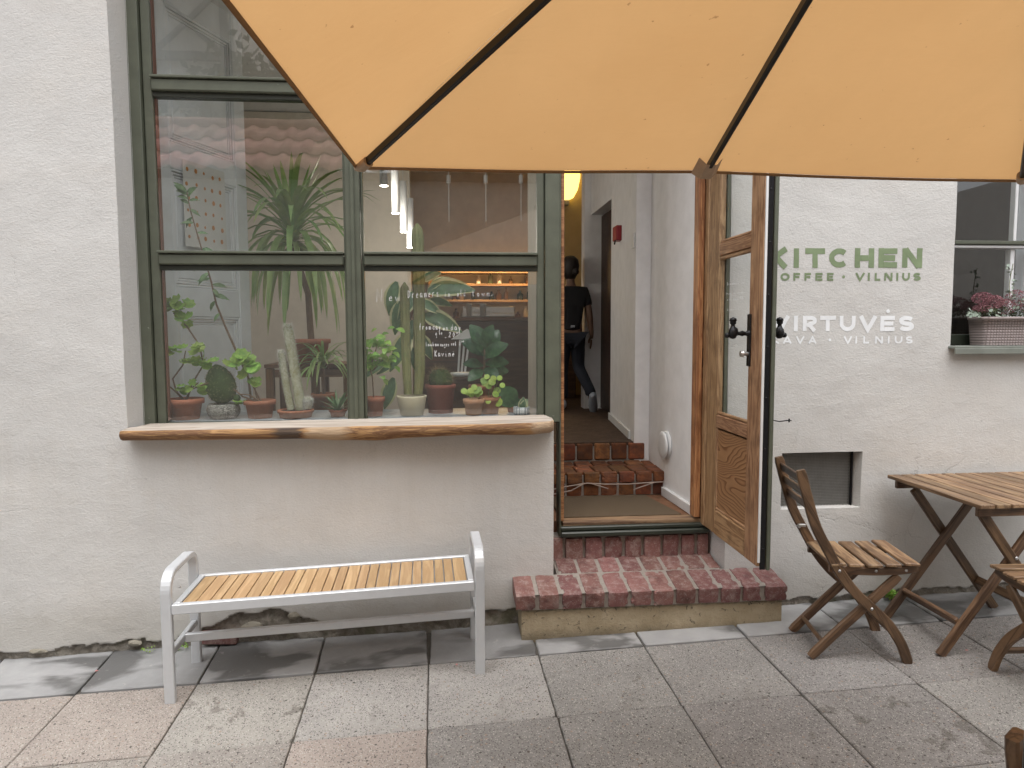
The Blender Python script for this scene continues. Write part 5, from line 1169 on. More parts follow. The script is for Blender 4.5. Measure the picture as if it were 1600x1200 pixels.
scribble('N', 588, 603, 472, 28, win, yg, th_=.0022); scribble('ew', 607, 628, 470, 17, win, yg, seed=2, th_=.0022); scribble('Dreamers', 637, 688, 466, 17, win, yg, rise=3, seed=3, th_=.0022); scribble('in', 695, 705, 464, 14, win, yg, seed=4, th_=.002); scribble('old', 714, 729, 463, 14, win, yg, seed=5, th_=.002); scribble('town', 737, 768, 463, 14, win, yg, seed=6, th_=.002); scribble('-', 767, 775, 464, 10, win, yg)
scribble('from', 655, 675, 515, 13, win, yg, seed=7, th_=.0024); scribble('day', 676, 690, 515, 13, win, yg, seed=8, th_=.0024); scribble('on', 692, 702, 516, 11, win, yg, seed=9, th_=.002); scribble('day', 704, 722, 516, 13, win, yg, seed=10, th_=.0024)
scribble('9', 680, 686, 528, 11, win, yg, th_=.0024); scribble('00', 686, 692, 523, 5, win, yg); scribble('-', 695, 699, 530, 8, win, yg); scribble('20', 701, 713, 527, 11, win, yg, th_=.0022); scribble('00', 713, 720, 522, 5, win, yg)
scribble('laukan', 665, 687, 541, 9, win, yg, seed=11, th_=.002); scribble('nuges', 688, 703, 541, 9, win, yg, seed=12, th_=.002); scribble('vel', 705, 714, 540, 9, win, yg, seed=13, th_=.002); scribble('8', 717, 721, 540, 9, win, yg); scribble('00', 721, 726, 535, 4, win, yg)
scribble('Kavinė', 679, 712, 557, 13, win, yg, seed=14, th_=.0024)
gx_ = xc-.0035
for i, (s_, a, b, py) in enumerate((('Dreamers in', 1136, 1163, 446), ('from day on day', 1134, 1164, 461), ('on day 20', 1136, 1162, 470), ('kavine', 1136, 1156, 486), ('ole', 1146, 1153, 543))): scribble(s_, a, b, py, 6, door, 0, gx_, 3, 20+i, .0018)
# ============================================================ PERSON walking away down the corridor
FLZ = .74
PB = Vector((1.15, 3.08, FLZ)); K = .80                    # feet reference, scale
def skin(name, joints, edges, mat, parent, sub=2, root=0):
    me = bpy.data.meshes.new(name); me.from_pydata([PB+Vector(j[:3])*K for j in joints], edges, [])
    o = bpy.data.objects.new(name, me); place(o, parent); sk = o.modifiers.new('skin', 'SKIN')
    for i, j in enumerate(joints):
        r_ = j[3]*K; me.skin_vertices[0].data[i].radius = (r_, (j[4] if len(j) > 4 else j[3])*K)
    me.skin_vertices[0].data[root].use_root = True
    ss = o.modifiers.new('sub', 'SUBSURF'); ss.levels = sub; ss.render_levels = sub; me.materials.append(mat); return o
pers = thing('person', 'person in black t-shirt, dark trousers and light trainers walking away down the corridor', 'person', tuple(PB))
SKIN = make_plain('skin', (.17, .10, .07), .55, 0, .05); TEE = make_plain('black_cotton', (.012, .012, .014), .9, 0, .2); JEAN = make_plain('dark_denim', (.014, .017, .027), .85, 0, .2); HAIRM = make_plain('dark_hair', (.018, .013, .01), .6); SHOE = make_plain('grey_trainer', (.34, .37, .42), .6)
# x to the right, y away from the camera; left leg planted ahead, right leg lifted behind
J = [(0, 0, .93, .12, .10), (0, .01, 1.10, .11, .09), (0, .02, 1.30, .135, .09), (0, .03, 1.45, .06), (0, .06, 1.53, .05), (0, .07, 1.60, .075, .085), (0, .06, 1.70, .06, .07),
     (.17, .02, 1.40, .05), (.215, -.02, 1.12, .042), (.245, .00, .90, .028), (-.17, .02, 1.40, .05), (-.21, .06, 1.12, .042), (-.20, .16, .92, .028),
     (.075, 0, .86, .078), (.10, .05, .50, .055), (.17, -.29, .26, .030), (-.075, 0, .86, .078), (-.09, .12, .48, .06), (-.08, .10, .08, .045), (-.08, .2, .03, .035), (.19, -.26, .14, .035),
     (.25, .01, .84, .026, .015), (-.19, .2, .86, .026, .015)]
E_ = [(0, 1), (1, 2), (2, 3), (3, 4), (4, 5), (5, 6), (2, 7), (7, 8), (8, 9), (2, 10), (10, 11), (11, 12), (0, 13), (13, 14), (14, 15), (0, 16), (16, 17), (17, 18), (18, 19), (15, 20), (9, 21), (12, 22)]
body = skin('body', J, E_, SKIN, pers)
def grow(idx, edges, f, name, mat, parent=pers, adj=None):
    m = {v: i for i, v in enumerate(idx)}; js = []
    for v in idx:
        j = list(J[v]); j[3] = max(j[3], .045) if name == 'trousers' else j[3]; j[3] = j[3]*f+.008
        if len(j) > 4: j[4] = j[4]*f+.008
        js.append(j)
    return skin(name, js, [(m[a], m[b]) for a, b in edges], mat, parent)
J.append((.198, .0, 1.20, .05)); J.append((-.198, .04, 1.20, .05))
grow([1, 2, 3, 7, 23, 10, 24, 0], [(0, 1), (1, 2), (2, 3), (2, 7), (7, 23), (2, 10), (10, 24)], 1.16, 'tshirt', TEE)
J.append((.186, -.290, .19, .055)); J.append((-.08, .10, .11, .055))
grow([0, 13, 14, 15, 25, 16, 17, 26], [(0, 13), (13, 14), (14, 15), (15, 25), (0, 16), (16, 17), (17, 26)], 1.22, 'trousers', JEAN)
hd_ = PB+Vector((0, .065, 1.645))*K
MB().lathe([(.001, -.11), (.05, -.10), (.085, -.05), (.098, .02), (.085, .075), (.045, .108), (.001, .115)], 22, (0, 0, 0)).build('hair', HAIRM, pers, Matrix.Translation(hd_+Vector((0, -.008, .02))) @ Matrix.Diagonal((.86, 1.0, 1.02, 1)))
MB().lathe([(.001, -.03), (.028, -.02), (.034, 0), (.025, .025), (.001, .032)], 14, tuple(hd_+Vector((.035, -.09, -.02)))).build('hair_bun', HAIRM, pers)
for s_, (hx, hy_, hz_) in ((1, (.25, .01, .83)), (-1, (-.19, .2, .85))):
    for k in range(4):
        b0 = PB+Vector((hx-.012+.004*k, hy_-.022+.015*k, hz_))*K; L = (.075, .085, .08, .065)[k]
        MB().tube([b0, b0+Vector((0, .004, -L*.5)), b0+Vector((-.006*s_, .012, -L))], [.0085, .008, .006], 7).build('finger', SKIN, pers)
    b0 = PB+Vector((hx-.01*s_, hy_+.03, hz_+.02))*K; MB().tube([b0, b0+Vector((-.008*s_, .025, -.02)), b0+Vector((-.008*s_, .035, -.045))], [.010, .009, .007], 7).build('thumb', SKIN, pers)
def shoe(loc, rx, rz):
    m_ = MB(); prf = [(-.11, .02, .028), (-.09, .036, .045), (-.02, .038, .05), (.06, .045, .034), (.12, .036, .024), (.14, .014, .014)]; vs_ = []
    for (l_, wv, h_) in prf:
        for a in range(10): vs_.append((wv*math.cos(a*.6283), l_, h_+h_*math.sin(a*.6283)))
    m_.add(vs_, [(i*10+a, i*10+(a+1) % 10, (i+1)*10+(a+1) % 10, (i+1)*10+a) for i in range(5) for a in range(10)]+[tuple(range(10)), tuple(50+a for a in range(10))], True)
    return m_.build('shoe', SHOE, pers, Matrix.Translation(loc) @ Matrix.Rotation(rz, 4, 'Z') @ Matrix.Rotation(rx, 4, 'X') @ Matrix.Scale(.95, 4), recalc=True)
shoe(PB+Vector((-.08, .16, .012))*K, 0, 0); shoe(PB+Vector((.20, -.31, .10))*K, R(-48), R(-14))
MB().tube([PB+Vector((-.02, -.118, .985))*K, PB+Vector((.02, -.118, .985))*K], .012, 8).build('belt_tag', SHOE, pers)

# ============================================================ RIGHT HAND WINDOW with flower box
w2 = place(bpy.data.objects.new('window', None), bld)
y2 = .13; zr_ = WY(1545, 379, y2).z; wx1 = 3.75
def w2b(name, x0, x1, z0, z1, y0=y2, y1=y2+.05, m=GREEN): return MB().box(x0, x1, y0, y1, z0, z1, .003).build(name, m, w2)
xo = WY(1490, 380, y2).x-.01; zs2 = WY(1520, 530, y2).z
w2b('transom', xo, wx1, zr_-.012, zr_+.008, y2-.02, y2+.04, GREEN); w2b('transom', xo, wx1, zr_-.03, zr_-.014, y2-.008, y2+.04, WPAINT); w2b('bottom_rail', xo, wx1, W2Z0+.005, W2Z0+.06, y2-.01, y2+.05, GREEN_DK)
w2b('side_frame', xo-.02, xo-.002, W2Z0+.01, 2.75, y2-.01, y2+.05, GREEN_DK); w2b('side_frame', wx1-.03, wx1, W2Z0+.01, 2.75, y2-.01, y2+.05)
xi = WY(1575, 400, y2+.03).x
w2b('inner_stile', xi, xi+.025, W2Z0+.062, zr_-.032, y2+.012, y2+.05, WPAINT); w2b('inner_stile', xi+.012, xi+.03, zr_+.01, 2.74, y2+.012, y2+.05, WPAINT)
for z0, z1 in ((W2Z0+.05, zr_-.02), (zr_, 2.74)): MB().box(xo, wx1-.03, y2+.014, y2+.018, z0, z1).build('pane', GLASS, w2)
# light curtain and dim room behind it
cm = MB(); n_ = 60; vv = []
cx0 = WY(1583, 400, y2+.12).x
for i in range(n_+1):
    x = cx0+(wx1-cx0)*i/n_; yy = y2+.10+.018*math.sin(i*1.1)+.01*math.sin(i*.53)
    vv += [(x, yy, W2Z0+.03), (x, yy, 2.74)]
cm.add(vv, [(2*i, 2*i+2, 2*i+3, 2*i+1) for i in range(n_)], True); tag(cm.build('curtain', make_leaf('white_curtain', (.7, .72, .76), (.66, .68, .72), .9, .3, hue=0, val=.02)), 'white curtain hanging inside the right hand window', 'curtain')
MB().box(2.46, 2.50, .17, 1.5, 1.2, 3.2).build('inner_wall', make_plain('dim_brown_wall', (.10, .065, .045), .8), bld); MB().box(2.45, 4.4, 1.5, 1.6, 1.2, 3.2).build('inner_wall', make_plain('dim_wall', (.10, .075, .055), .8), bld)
MB().box(4.3, 4.4, .2, 1.5, 1.2, 3.2).build('inner_wall', BEIGE, bld); MB().box(2.46, 4.4, .17, 1.6, 1.1, 1.199).build('floor', fl, bld); MB().box(2.46, 4.4, .17, 1.6, 3.2, 3.3).build('ceiling', WPAINT, bld)
tp = .010
MB().box(W2X-.012, wx1, -.055, .125, W2Z0-.012, W2Z0+.002, .003).build('window_sill', make_paint('sage_metal', (.20, .215, .19), .4), bld, recalc=False)
MB().box(W2X-.012, wx1, -.058, -.050, W2Z0-.040, W2Z0-.010, .002).build('sill_edge', make_paint('sage_metal_edge', (.20, .215, .19), .4), bld)
# planter: woven plastic
q0 = WY(1527, 534, .0); fx0 = WY(1526, 500, .035).x; fz0, fz1 = W2Z0+.004, WY(1540, 495, -.03).z
fx1 = fx0+.52
fp = thing('flower_box', 'dusty pink woven flower box with pink and silver plants on the right window sill', 'planter', ((fx0+fx1)/2, .03, fz0))
def woven():
    t_ = NT('woven_plastic'); v = t_.vec((1, 1, 1)); s_ = t_.sep(t_.tc.outputs['Object'])
    a = t_.math('SINE', t_.math('MULTIPLY', s_[0], 200)); b = t_.math('SINE', t_.math('MULTIPLY', s_[2], 230)); k = t_.math('ABSOLUTE', t_.math('MULTIPLY', a, b)); k = t_.math('POWER', k, .6)
    t_.col(t_.mix(k, (.19, .15, .145), (.35, .295, .285))).set(rough=.5); t_.bump(k, .004, 1); return t_.m
WV = woven(); m_ = MB(); prf = [(0, -.018), (.5, .0), (1, .02)]
bxs = []
def ring(t_, off): 
    z = fz0+(fz1-fz0)*t_; e = .012*t_+off; r_ = .03; pts = []
    for (cx_, cyy, a0) in ((fx1+e-r_, .095+e*.5-r_, 0), (fx0-e+r_, .095+e*.5-r_, 90), (fx0-e+r_, -.035-e*.5+r_, 180), (fx1+e-r_, -.035-e*.5+r_, 270)):
        for k in range(5): a = R(a0+90*k/4); pts.append((cx_+r_*math.cos(a), cyy+r_*math.sin(a), z))
    return pts
rings = [ring(0, 0), ring(.5, 0), ring(.9, 0), ring(.9, .004), ring(1, .004), ring(1, -.006), ring(.8, -.008)]
nR = len(rings[0]); m_.v = [p for r_ in rings for p in r_]
for i in range(len(rings)-1):
    for k in range(nR): m_.f.append((i*nR+k, i*nR+(k+1) % nR, (i+1)*nR+(k+1) % nR, (i+1)*nR+k)); m_.sm.append(True); m_.mi.append(0 if i < 2 else 1)
m_.f.append(tuple(6*nR+k for k in range(nR))); m_.sm.append(False); m_.mi.append(2)
m_.build('box', [WV, make_plain('pink_plastic', (.32, .27, .26), .5), SOIL], fp)
PK = make_leaf('pink_blossom', (.33, .17, .18), (.24, .10, .12), .8, .2, hue=.03, val=.35); SV = make_leaf('silver_leaf', (.36, .42, .36), (.26, .33, .26), .8, .1); GP = make_leaf('dull_leaf', (.10, .13, .06), (.06, .09, .04), .7, .15)
r_ = random.Random(31)
def tuft(name, centers, mat, n_, s0, kind='round'):
    m_ = MB()
    for k in range(n_):
        c_, sx, sz = r_.choice(centers); u = Vector((r_.gauss(0, 1), r_.gauss(0, 1), r_.gauss(0, 1))); u = u/max(1, u.length)
        p = Vector(c_)+Vector((u.x*sx, u.y*.05, u.z*sz)); s = s0*r_.uniform(.5, 1.4); a = rnd(r_).normalized()*s; b = rnd(r_).normalized(); b = (b-a*(b.dot(a)/a.dot(a))).normalized()*s*.6
        m_.add([p-a, p-b, p+a, p+b], [(0, 1, 2, 3)])
    return m_.build(name, mat, fp, kind='stuff')
def pc_(px, py, y=.02): return WY(px, py, y)
tuft('pink_flowers', [(pc_(1535, 466), .045, .03), (pc_(1552, 472), .045, .035), (pc_(1570, 480), .05, .04), (pc_(1588, 468), .05, .05), (pc_(1610, 475), .05, .05), (pc_(1640, 470), .06, .05), (pc_(1535, 482), .04, .02)], PK, 5200, .0038)
tuft('foliage', [(pc_(1540, 486), .05, .025), (pc_(1570, 488), .06, .03), (pc_(1600, 488), .07, .03), (pc_(1650, 488), .07, .03)], GP, 900, .006)
for k in range(90):
    px, py = r_.choice([(1522, 490), (1528, 492), (1546, 487), (1552, 488), (1582, 466), (1590, 478), (1596, 470), (1565, 489), (1516, 490)]); q = pc_(px+r_.uniform(-6, 6), py+r_.uniform(-5, 5), r_.uniform(-.05, .03))
    inst('leaf', LM.setdefault('sil', leaf_mesh('disc', [SV])), fp, frame_mat(q, rnd(r_), rnd(r_), (.018, .014, .018)))
MB().tube([pc_(1578, 470), pc_(1577, 445), pc_(1580, 425), pc_(1583, 412)], .0018, 5).build('stem', STEMG, fp)
for k in range(26): q = pc_(1579+r_.uniform(-6, 7), 412+r_.uniform(0, 50)); inst('leaf', LM['sil'], fp, frame_mat(q, rnd(r_), rnd(r_), (.016, .013, .016)))

# ============================================================ VENT, DOOR HOOK, WEEDS
vt = place(bpy.data.objects.new('vent_grille', None), bld)
vm = MB(); vx0, vx1, vz0, vz1 = VENT
def grid_mat():
    t_ = NT('vent_mesh_shade'); t_.col(make_c := (.05, .048, .045)); t_.set(rough=.9); return t_.m
MB().box(vx0, vx1, .088, .098, vz0, vz1).build('duct_back', make_plain('vent_dark', (.22, .215, .205), .8, 0, .85, 9), vt)
gm_ = make_plain('galvanised_wire', (.27, .265, .25), .5, .4, .2, 30)
x = vx0+.004; v1 = MB()
while x < vx1-.02: v1.box(x, x+.0028, .066, .069, vz0, vz1); x += .0082
z = vz0+.004
while z < vz1: v1.box(vx0, vx1-.02, .0635, .0659, z, z+.0028); z += .0082
v1.build('wire_mesh', gm_, vt, kind='stuff')
MB().box(vx1-.028, vx1-.020, .05, .08, vz0, vz1, .001).build('mesh_rail', IRON, vt); MB().box(vx0, vx1-.02, .05, .08, vz1-.008, vz1-.001, .001).build('mesh_rail', IRON, vt)
q = WY(1212, 657, -.02); hk = MB(); q1 = WY(1236, 657, -.12)
hk.tube([(q.x-.02, .02, q.z), (q.x, -.06, q.z), (q1.x-.02, -.12, q1.z), (q1.x, -.125, q1.z)], .0028, 6); hk.tube([(q1.x-.012, -.125, q1.z-.008), (q1.x-.012, -.125, q1.z+.010)], .004, 6)
tag(hk.build('door_hook', IRON), 'small black iron door hook sticking out of the wall right of the open door', 'hook')
def weed(label, px, py, spread, n_, s0, seed, mat='ger'):
    c_ = WY(px, py, -.015); c_.z = gz(c_.x, -.015)+.004; t = thing('weed', label, 'weed', tuple(c_)); r2 = random.Random(seed)
    for k in range(n_):
        p = c_+Vector((r2.uniform(-spread, spread), r2.uniform(-.02, 0.012), r2.uniform(.004, spread*.9))); leaf(t, mat, p, (r2.uniform(-1, 1), r2.uniform(-1, 0), r2.uniform(0, .8)), (0, -.5, 1), s0*r2.uniform(.6, 1.3))
weed('small green weed growing at the wall foot between chair and table', 1395, 938, .04, 26, .036, 1, 'ger'); weed('tiny mossy weed at the wall foot behind the left bench leg', 282, 1004, .035, 40, .009, 2)
weed('tiny mossy weed at the wall foot left of the bench', 232, 1008, .03, 26, .008, 3)
lf = MB(); lf.add([(-.01, -.004, 0), (.002, -.008, .001), (.011, .001, 0), (0, .006, .001)], [(0, 1, 2, 3)])
pm_ = make_plain('pink_petal', (.62, .22, .22), .8)
for (px, py, d_) in ((151, 1048, 'on the left kerb stone'), (714, 1038, 'beside the right bench leg'), (1511, 1016, 'under the table')):
    q = WZ(px, py, gz(0, -.3)); q = WZ(px, py, gz(q.x, q.y)+.006); tag(lf.build('petal', pm_, None, Matrix.Translation(q) @ Matrix.Rotation(px, 4, 'Z') @ Matrix.Diagonal((.8, .8, 1, 1))), 'small fallen pink petal '+d_, 'petal')

# ============================================================ BENCH
A = WZ(261, 1101, -.035); B = WZ(754, 1054, .004)
bang = math.atan2(B.y-A.y, B.x-A.x); bn = thing('bench', 'silver metal garden bench with slatted teak seat and rounded end arms', 'bench', ((A.x+B.x)/2, (A.y+B.y)/2+.19, gz(-.5, -.3)), bang)
bd = Vector((math.cos(bang), math.sin(bang), 0)); bnr = Vector((-bd.y, bd.x, 0)); LB = (B-A).length; DB = .375
tilt = (B.z-A.z)/LB
def bp(u, v_, h): return Vector((A.x, A.y, A.z))+bd*u+bnr*v_+Vector((0, 0, h+tilt*u))
def flat_tube(m_, pts, wx, th_, side):
    """rectangular tube swept along pts; wx along side"""
    n_ = len(pts); vs_ = []; c_ = .0035
    for i, p in enumerate(pts):
        t_ = (pts[min(i+1, n_-1)]-pts[max(i-1, 0)]).normalized(); nrm = t_.cross(side).normalized()
        for a, b in ((-wx/2+c_, -th_/2), (wx/2-c_, -th_/2), (wx/2, -th_/2+c_), (wx/2, th_/2-c_), (wx/2-c_, th_/2), (-wx/2+c_, th_/2), (-wx/2, th_/2-c_), (-wx/2, -th_/2+c_)): vs_.append(p+side*a+nrm*b)
    m_.add(vs_, [(i*8+k, i*8+(k+1) % 8, (i+1)*8+(k+1) % 8, (i+1)*8+k) for i in range(n_-1) for k in range(8)]+[tuple(range(8)), tuple((n_-1)*8+k for k in range(8))], False); return m_
HS = .415; HA = .548; LW = .042
Hs_ = WY(258, 945, A.y).z-A.z
for u0 in (LW/2-.012, LB+.012-LW/2):
    pts = [bp(u0, .017, 0), bp(u0, .017, HA-.085)]
    for k in range(1, 9): a = R(180-90*k/8); pts.append(bp(u0, .017+.075+.075*math.cos(a), HA-.085+.075*math.sin(a)))
    for k in range(0, 9): a = R(90-90*k/8); pts.append(bp(u0, DB-.017-.075+.075*math.cos(a), HA-.085+.075*math.sin(a)))
    pts.append(bp(u0, DB-.017, 0)); flat_tube(MB(), pts, LW, .026, bd).build('end_frame', ALU, bn, recalc=True)
    bar('side_stretcher', bp(u0, .031, .20), bp(u0, DB-.031, .20), .022, .03, ALU, bn)
ua, ub = LW-.010, LB-LW+.010
for v_ in (.014, DB-.014): bar('seat_rail', bp(ua, v_, HS-.018), bp(ub, v_, HS-.018), .026, .042, ALU, bn)
for u_ in (ua+.014, ub-.014): bar('seat_rail', bp(u_, .028, HS-.014), bp(u_, DB-.028, HS-.014), .026, .034, ALU, bn)
bar('stretcher', bp(ua-.012, DB*.5, .20), bp(ub+.012, DB*.5, .20), .022, .036, ALU, bn)
PATT = 'WWNNWWNWNWWNNWNNWNWNWNNW'; gap = .0052; span = (ub-.031)-(ua+.031); un = (span-gap*23)/sum(1.38 if q == 'W' else 1 for q in PATT); u_ = ua+.031
for q in PATT:
    wv = un*(1.38 if q == 'W' else 1); bar('slat', bp(u_+wv/2, .030, HS-.012), bp(u_+wv/2, DB-.030, HS-.012), wv, .018, TEAK, bn, c=.0015); u_ += wv+gap
for u0 in (.009,): MB().tube([bp(u0+.022, .1, HA-.09), bp(u0+.03, .1, HA-.09)], .004, 6).build('bolt', STEEL, bn)

# ============================================================ FOLDING CHAIRS
def ribbon_solid(prof, wd, th_, mat, name, parent, M, y0):
    """curved flat board in the xz plane: prof = centre line (x,z), wd = width in plane, th = thickness along y"""
    n_ = len(prof); top, bot = [], []
    # smooth the profile
    P_ = [Vector(p) for p in prof]; Q = []
    for i in range(n_-1):
        p0, p1, p2, p3 = P_[max(i-1, 0)], P_[i], P_[i+1], P_[min(i+2, n_-1)]
        for k in range(4):
            t_ = k/4; Q.append(.5*((2*p1)+(p2-p0)*t_+(2*p0-5*p1+4*p2-p3)*t_*t_+(3*p1-p0-3*p2+p3)*t_**3))
    Q.append(P_[-1]); n_ = len(Q); vs_ = []; c_ = .004
    for i, p in enumerate(Q):
        t_ = (Q[min(i+1, n_-1)]-Q[max(i-1, 0)]).normalized(); nn2 = Vector((-t_.y, t_.x)); w_ = wd*(1 if i not in (0, n_-1) else .8)
        for a, b in ((-w_/2+c_, 0), (w_/2-c_, 0), (w_/2, c_), (w_/2, th_-c_), (w_/2-c_, th_), (-w_/2+c_, th_), (-w_/2, th_-c_), (-w_/2, c_)):
            q = p+nn2*a; vs_.append((q.x, y0+b, q.y))
    m_ = MB(); m_.add(vs_, [(i*8+k, i*8+(k+1) % 8, (i+1)*8+(k+1) % 8, (i+1)*8+k) for i in range(n_-1) for k in range(8)]+[tuple(range(8)), tuple((n_-1)*8+k for k in range(8))], False)
    # local x of the mesh should follow the grain: rotate the frame to the chord
    me = m_.mesh(name, mat); m_.fix(me); ch = (P_[-1]-P_[0]); a = math.atan2(ch.y, ch.x); RM = Matrix.Rotation(-a, 4, 'Y'); 
    me.transform(RM.inverted() @ Matrix.Translation((-P_[0].x, 0, -P_[0].y)))
    o = bpy.data.objects.new(name, me); return place(o, parent, M @ Matrix.Translation((P_[0].x, 0, P_[0].y)) @ RM)
def make_chair(loc, ang, label, group):
    """local: origin at the near-side rear foot, x forward, y across to the far side"""
    t = thing('folding_chair', label, 'chair', loc, ang, group); M = WM[t.name]; W = .315
    back = [(-.095, .850), (-.060, .72), (-.022, .60), (.035, .49), (.085, .40), (.150, .315), (.225, .245), (.295, .175), (.350, .09), (.382, .004)]
    sl = 0
    for y0, tag_ in ((0-.011, 'n'), (W-.011, 'f')):
        ribbon_solid(back, .043, .022, ACACIA, 'back_post', t, M, y0)
        yy = y0+.024 if tag_ == 'n' else y0-.024
        ribbon_solid([(-.022, .008), (.08, .118), (.21, .252), (.34, .385)], .040, .021, ACACIA, 'leg', t, M, yy+(.0005 if tag_ == 'n' else .0005))
        # seat rail, bolts
        ys_ = y0+.0235 if tag_ == 'n' else y0-.0235
        ribbon_solid([(.045, .412), (.2, .404), (.34, .410), (.415, .424)], .036, .020, ACACIA, 'seat_rail', t, M, ys_+(-.0225 if tag_ == 'n' else .0225) if False else (y0-.0 if False else ys_))
        for (bx_, bz_) in ((.078, .412), (.218, .247), (.24, .408), (.365, .413)):
            yb = y0-.001 if bx_ < .23 else ys_-.001
            MB().lathe([(.0001, .004), (.004, .003), (.0065, 0)], 10).build('bolt', STEEL, t, M @ Matrix.Translation((bx_, yb, bz_)) @ Matrix.Rotation(R(90), 4, 'X'))
    mm = lambda p: M @ Vector(p)
    x = .040
    for k in range(5):
        z = .438-.006*math.sin(math.pi*k/4)+.002*k
        bar('slat', mm((x+.034, -.012, z)), mm((x+.034, W+.013, z)), .064, .014, ACACIA_TOP, t, M.to_3x3() @ Vector((-.06 if k == 0 else .04 if k == 4 else 0, 0, 1))); x += .0765
    for (bx_, bz_) in ((-.082, .805), (-.066, .745), (-.048, .685)):
        bar('back_slat', mm((bx_, .012, bz_)), mm((bx_, W-.012, bz_)), .040, .013, ACACIA, t, M.to_3x3() @ Vector((1, 0, .28)))
    bar('stretcher', mm((.035, .036, .072)), mm((.035, W-.036, .072)), .018, .040, ACACIA, t, M.to_3x3() @ Vector((-1, 0, 1)))
    bar('stretcher', mm((.345, .012, .105)), mm((.345, W-.012, .105)), .018, .036, ACACIA, t, M.to_3x3() @ Vector((-1, 0, 1)))
    bar('cross_rail', mm((.075, .013, .435)), mm((.075, W-.013, .435)), .02, .03, ACACIA, t) if False else None
    MB().box(-.002, .03, W-.03, W-.012, .52, .532, .001).build('catch', STEEL, t, M); MB().tube([(-.006, W-.021, .526), (.006, W-.021, .515)], .006, 8).build('catch_pin', STEEL, t, M)
    return t
c1 = make_chair((1.600, -.565, .043), R(-10), 'brown folding wooden chair turned side on, between doorstep and table', 'folding chairs at the table')
c2 = copy_tree(c1, None, Matrix.Translation((2.57, -1.137, .052)) @ Matrix.Rotation(R(86), 4, 'Z') @ Matrix.Diagonal((1, 1, 1, 1)))
c2['label'] = 'brown folding chair at the near side of the table, cut by the right edge'
q = WZ(1600, 1148, gz(1, -2.2)+.85)
c3 = copy_tree(c1, None, Matrix.Translation((q.x+.095*math.cos(R(25))+.304*math.sin(R(25)), q.y+.095*math.sin(R(25))-.304*math.cos(R(25)), gz(q.x, q.y))) @ Matrix.Rotation(R(25), 4, 'Z'))
c3['label'] = 'brown folding chair nearest the camera, only its back post showing at lower right'

# ============================================================ TABLE
tb = thing('folding_table', 'brown slatted folding wooden table on crossed legs beside the wall', 'table', (2.68, -.38, gz(2.7, -.4)))
TX0, TX1, TY0, TY1, TZ = 2.235, 3.10, -.685, -.055, .752
x = TX0
while x < TX1-.03:
    bar('slat', (x+.033, TY0+.0, TZ-.0085), (x+.033, TY1, TZ-.0085), .0655, .017, ACACIA_TOP, tb, c=.002); x += .0735
for yy in (TY0+.04, TY1-.05): bar('apron', (TX0+.015, yy, TZ-.038), (TX1-.02, yy, TZ-.038), .022, .042, ACACIA, tb)
for yy, s_ in ((TY0+.065, 1), (TY1-.13, -1)):
    bar('leg', (2.290, yy, TZ-.045), (2.752, yy, gz(2.75, yy)), .022, .043, ACACIA, tb, (1, 0, .6), .004)
    bar('leg', (2.610, yy+.024*s_, TZ-.062), (2.148, yy+.024*s_, gz(2.15, yy)), .022, .043, ACACIA, tb, (1, 0, -.6), .004)
    MB().lathe([(.0001, .004), (.005, .003), (.008, 0)], 10).build('bolt', STEEL, tb, Matrix.Translation((2.459, yy-.0115, .497)) @ Matrix.Rotation(R(90), 4, 'X'))
    MB().lathe([(.0001, .004), (.005, .003), (.008, 0)], 10).build('bolt', STEEL, tb, Matrix.Translation((2.55, TY0+.028, TZ-.036)) @ Matrix.Rotation(R(90), 4, 'X'))
bar('stretcher', (2.238, TY0+.10, .200), (2.238, TY1-.166, .200), .04, .02, ACACIA, tb, (1, 0, .6)); bar('stretcher', (2.64, TY0+.078, .235), (2.64, TY1-.143, .235), .04, .02, ACACIA, tb, (1, 0, -.6))
bar('cross_bar', (2.606, TY0+.11, TZ-.072), (2.606, TY1-.17, TZ-.072), .03, .022, ACACIA, tb)

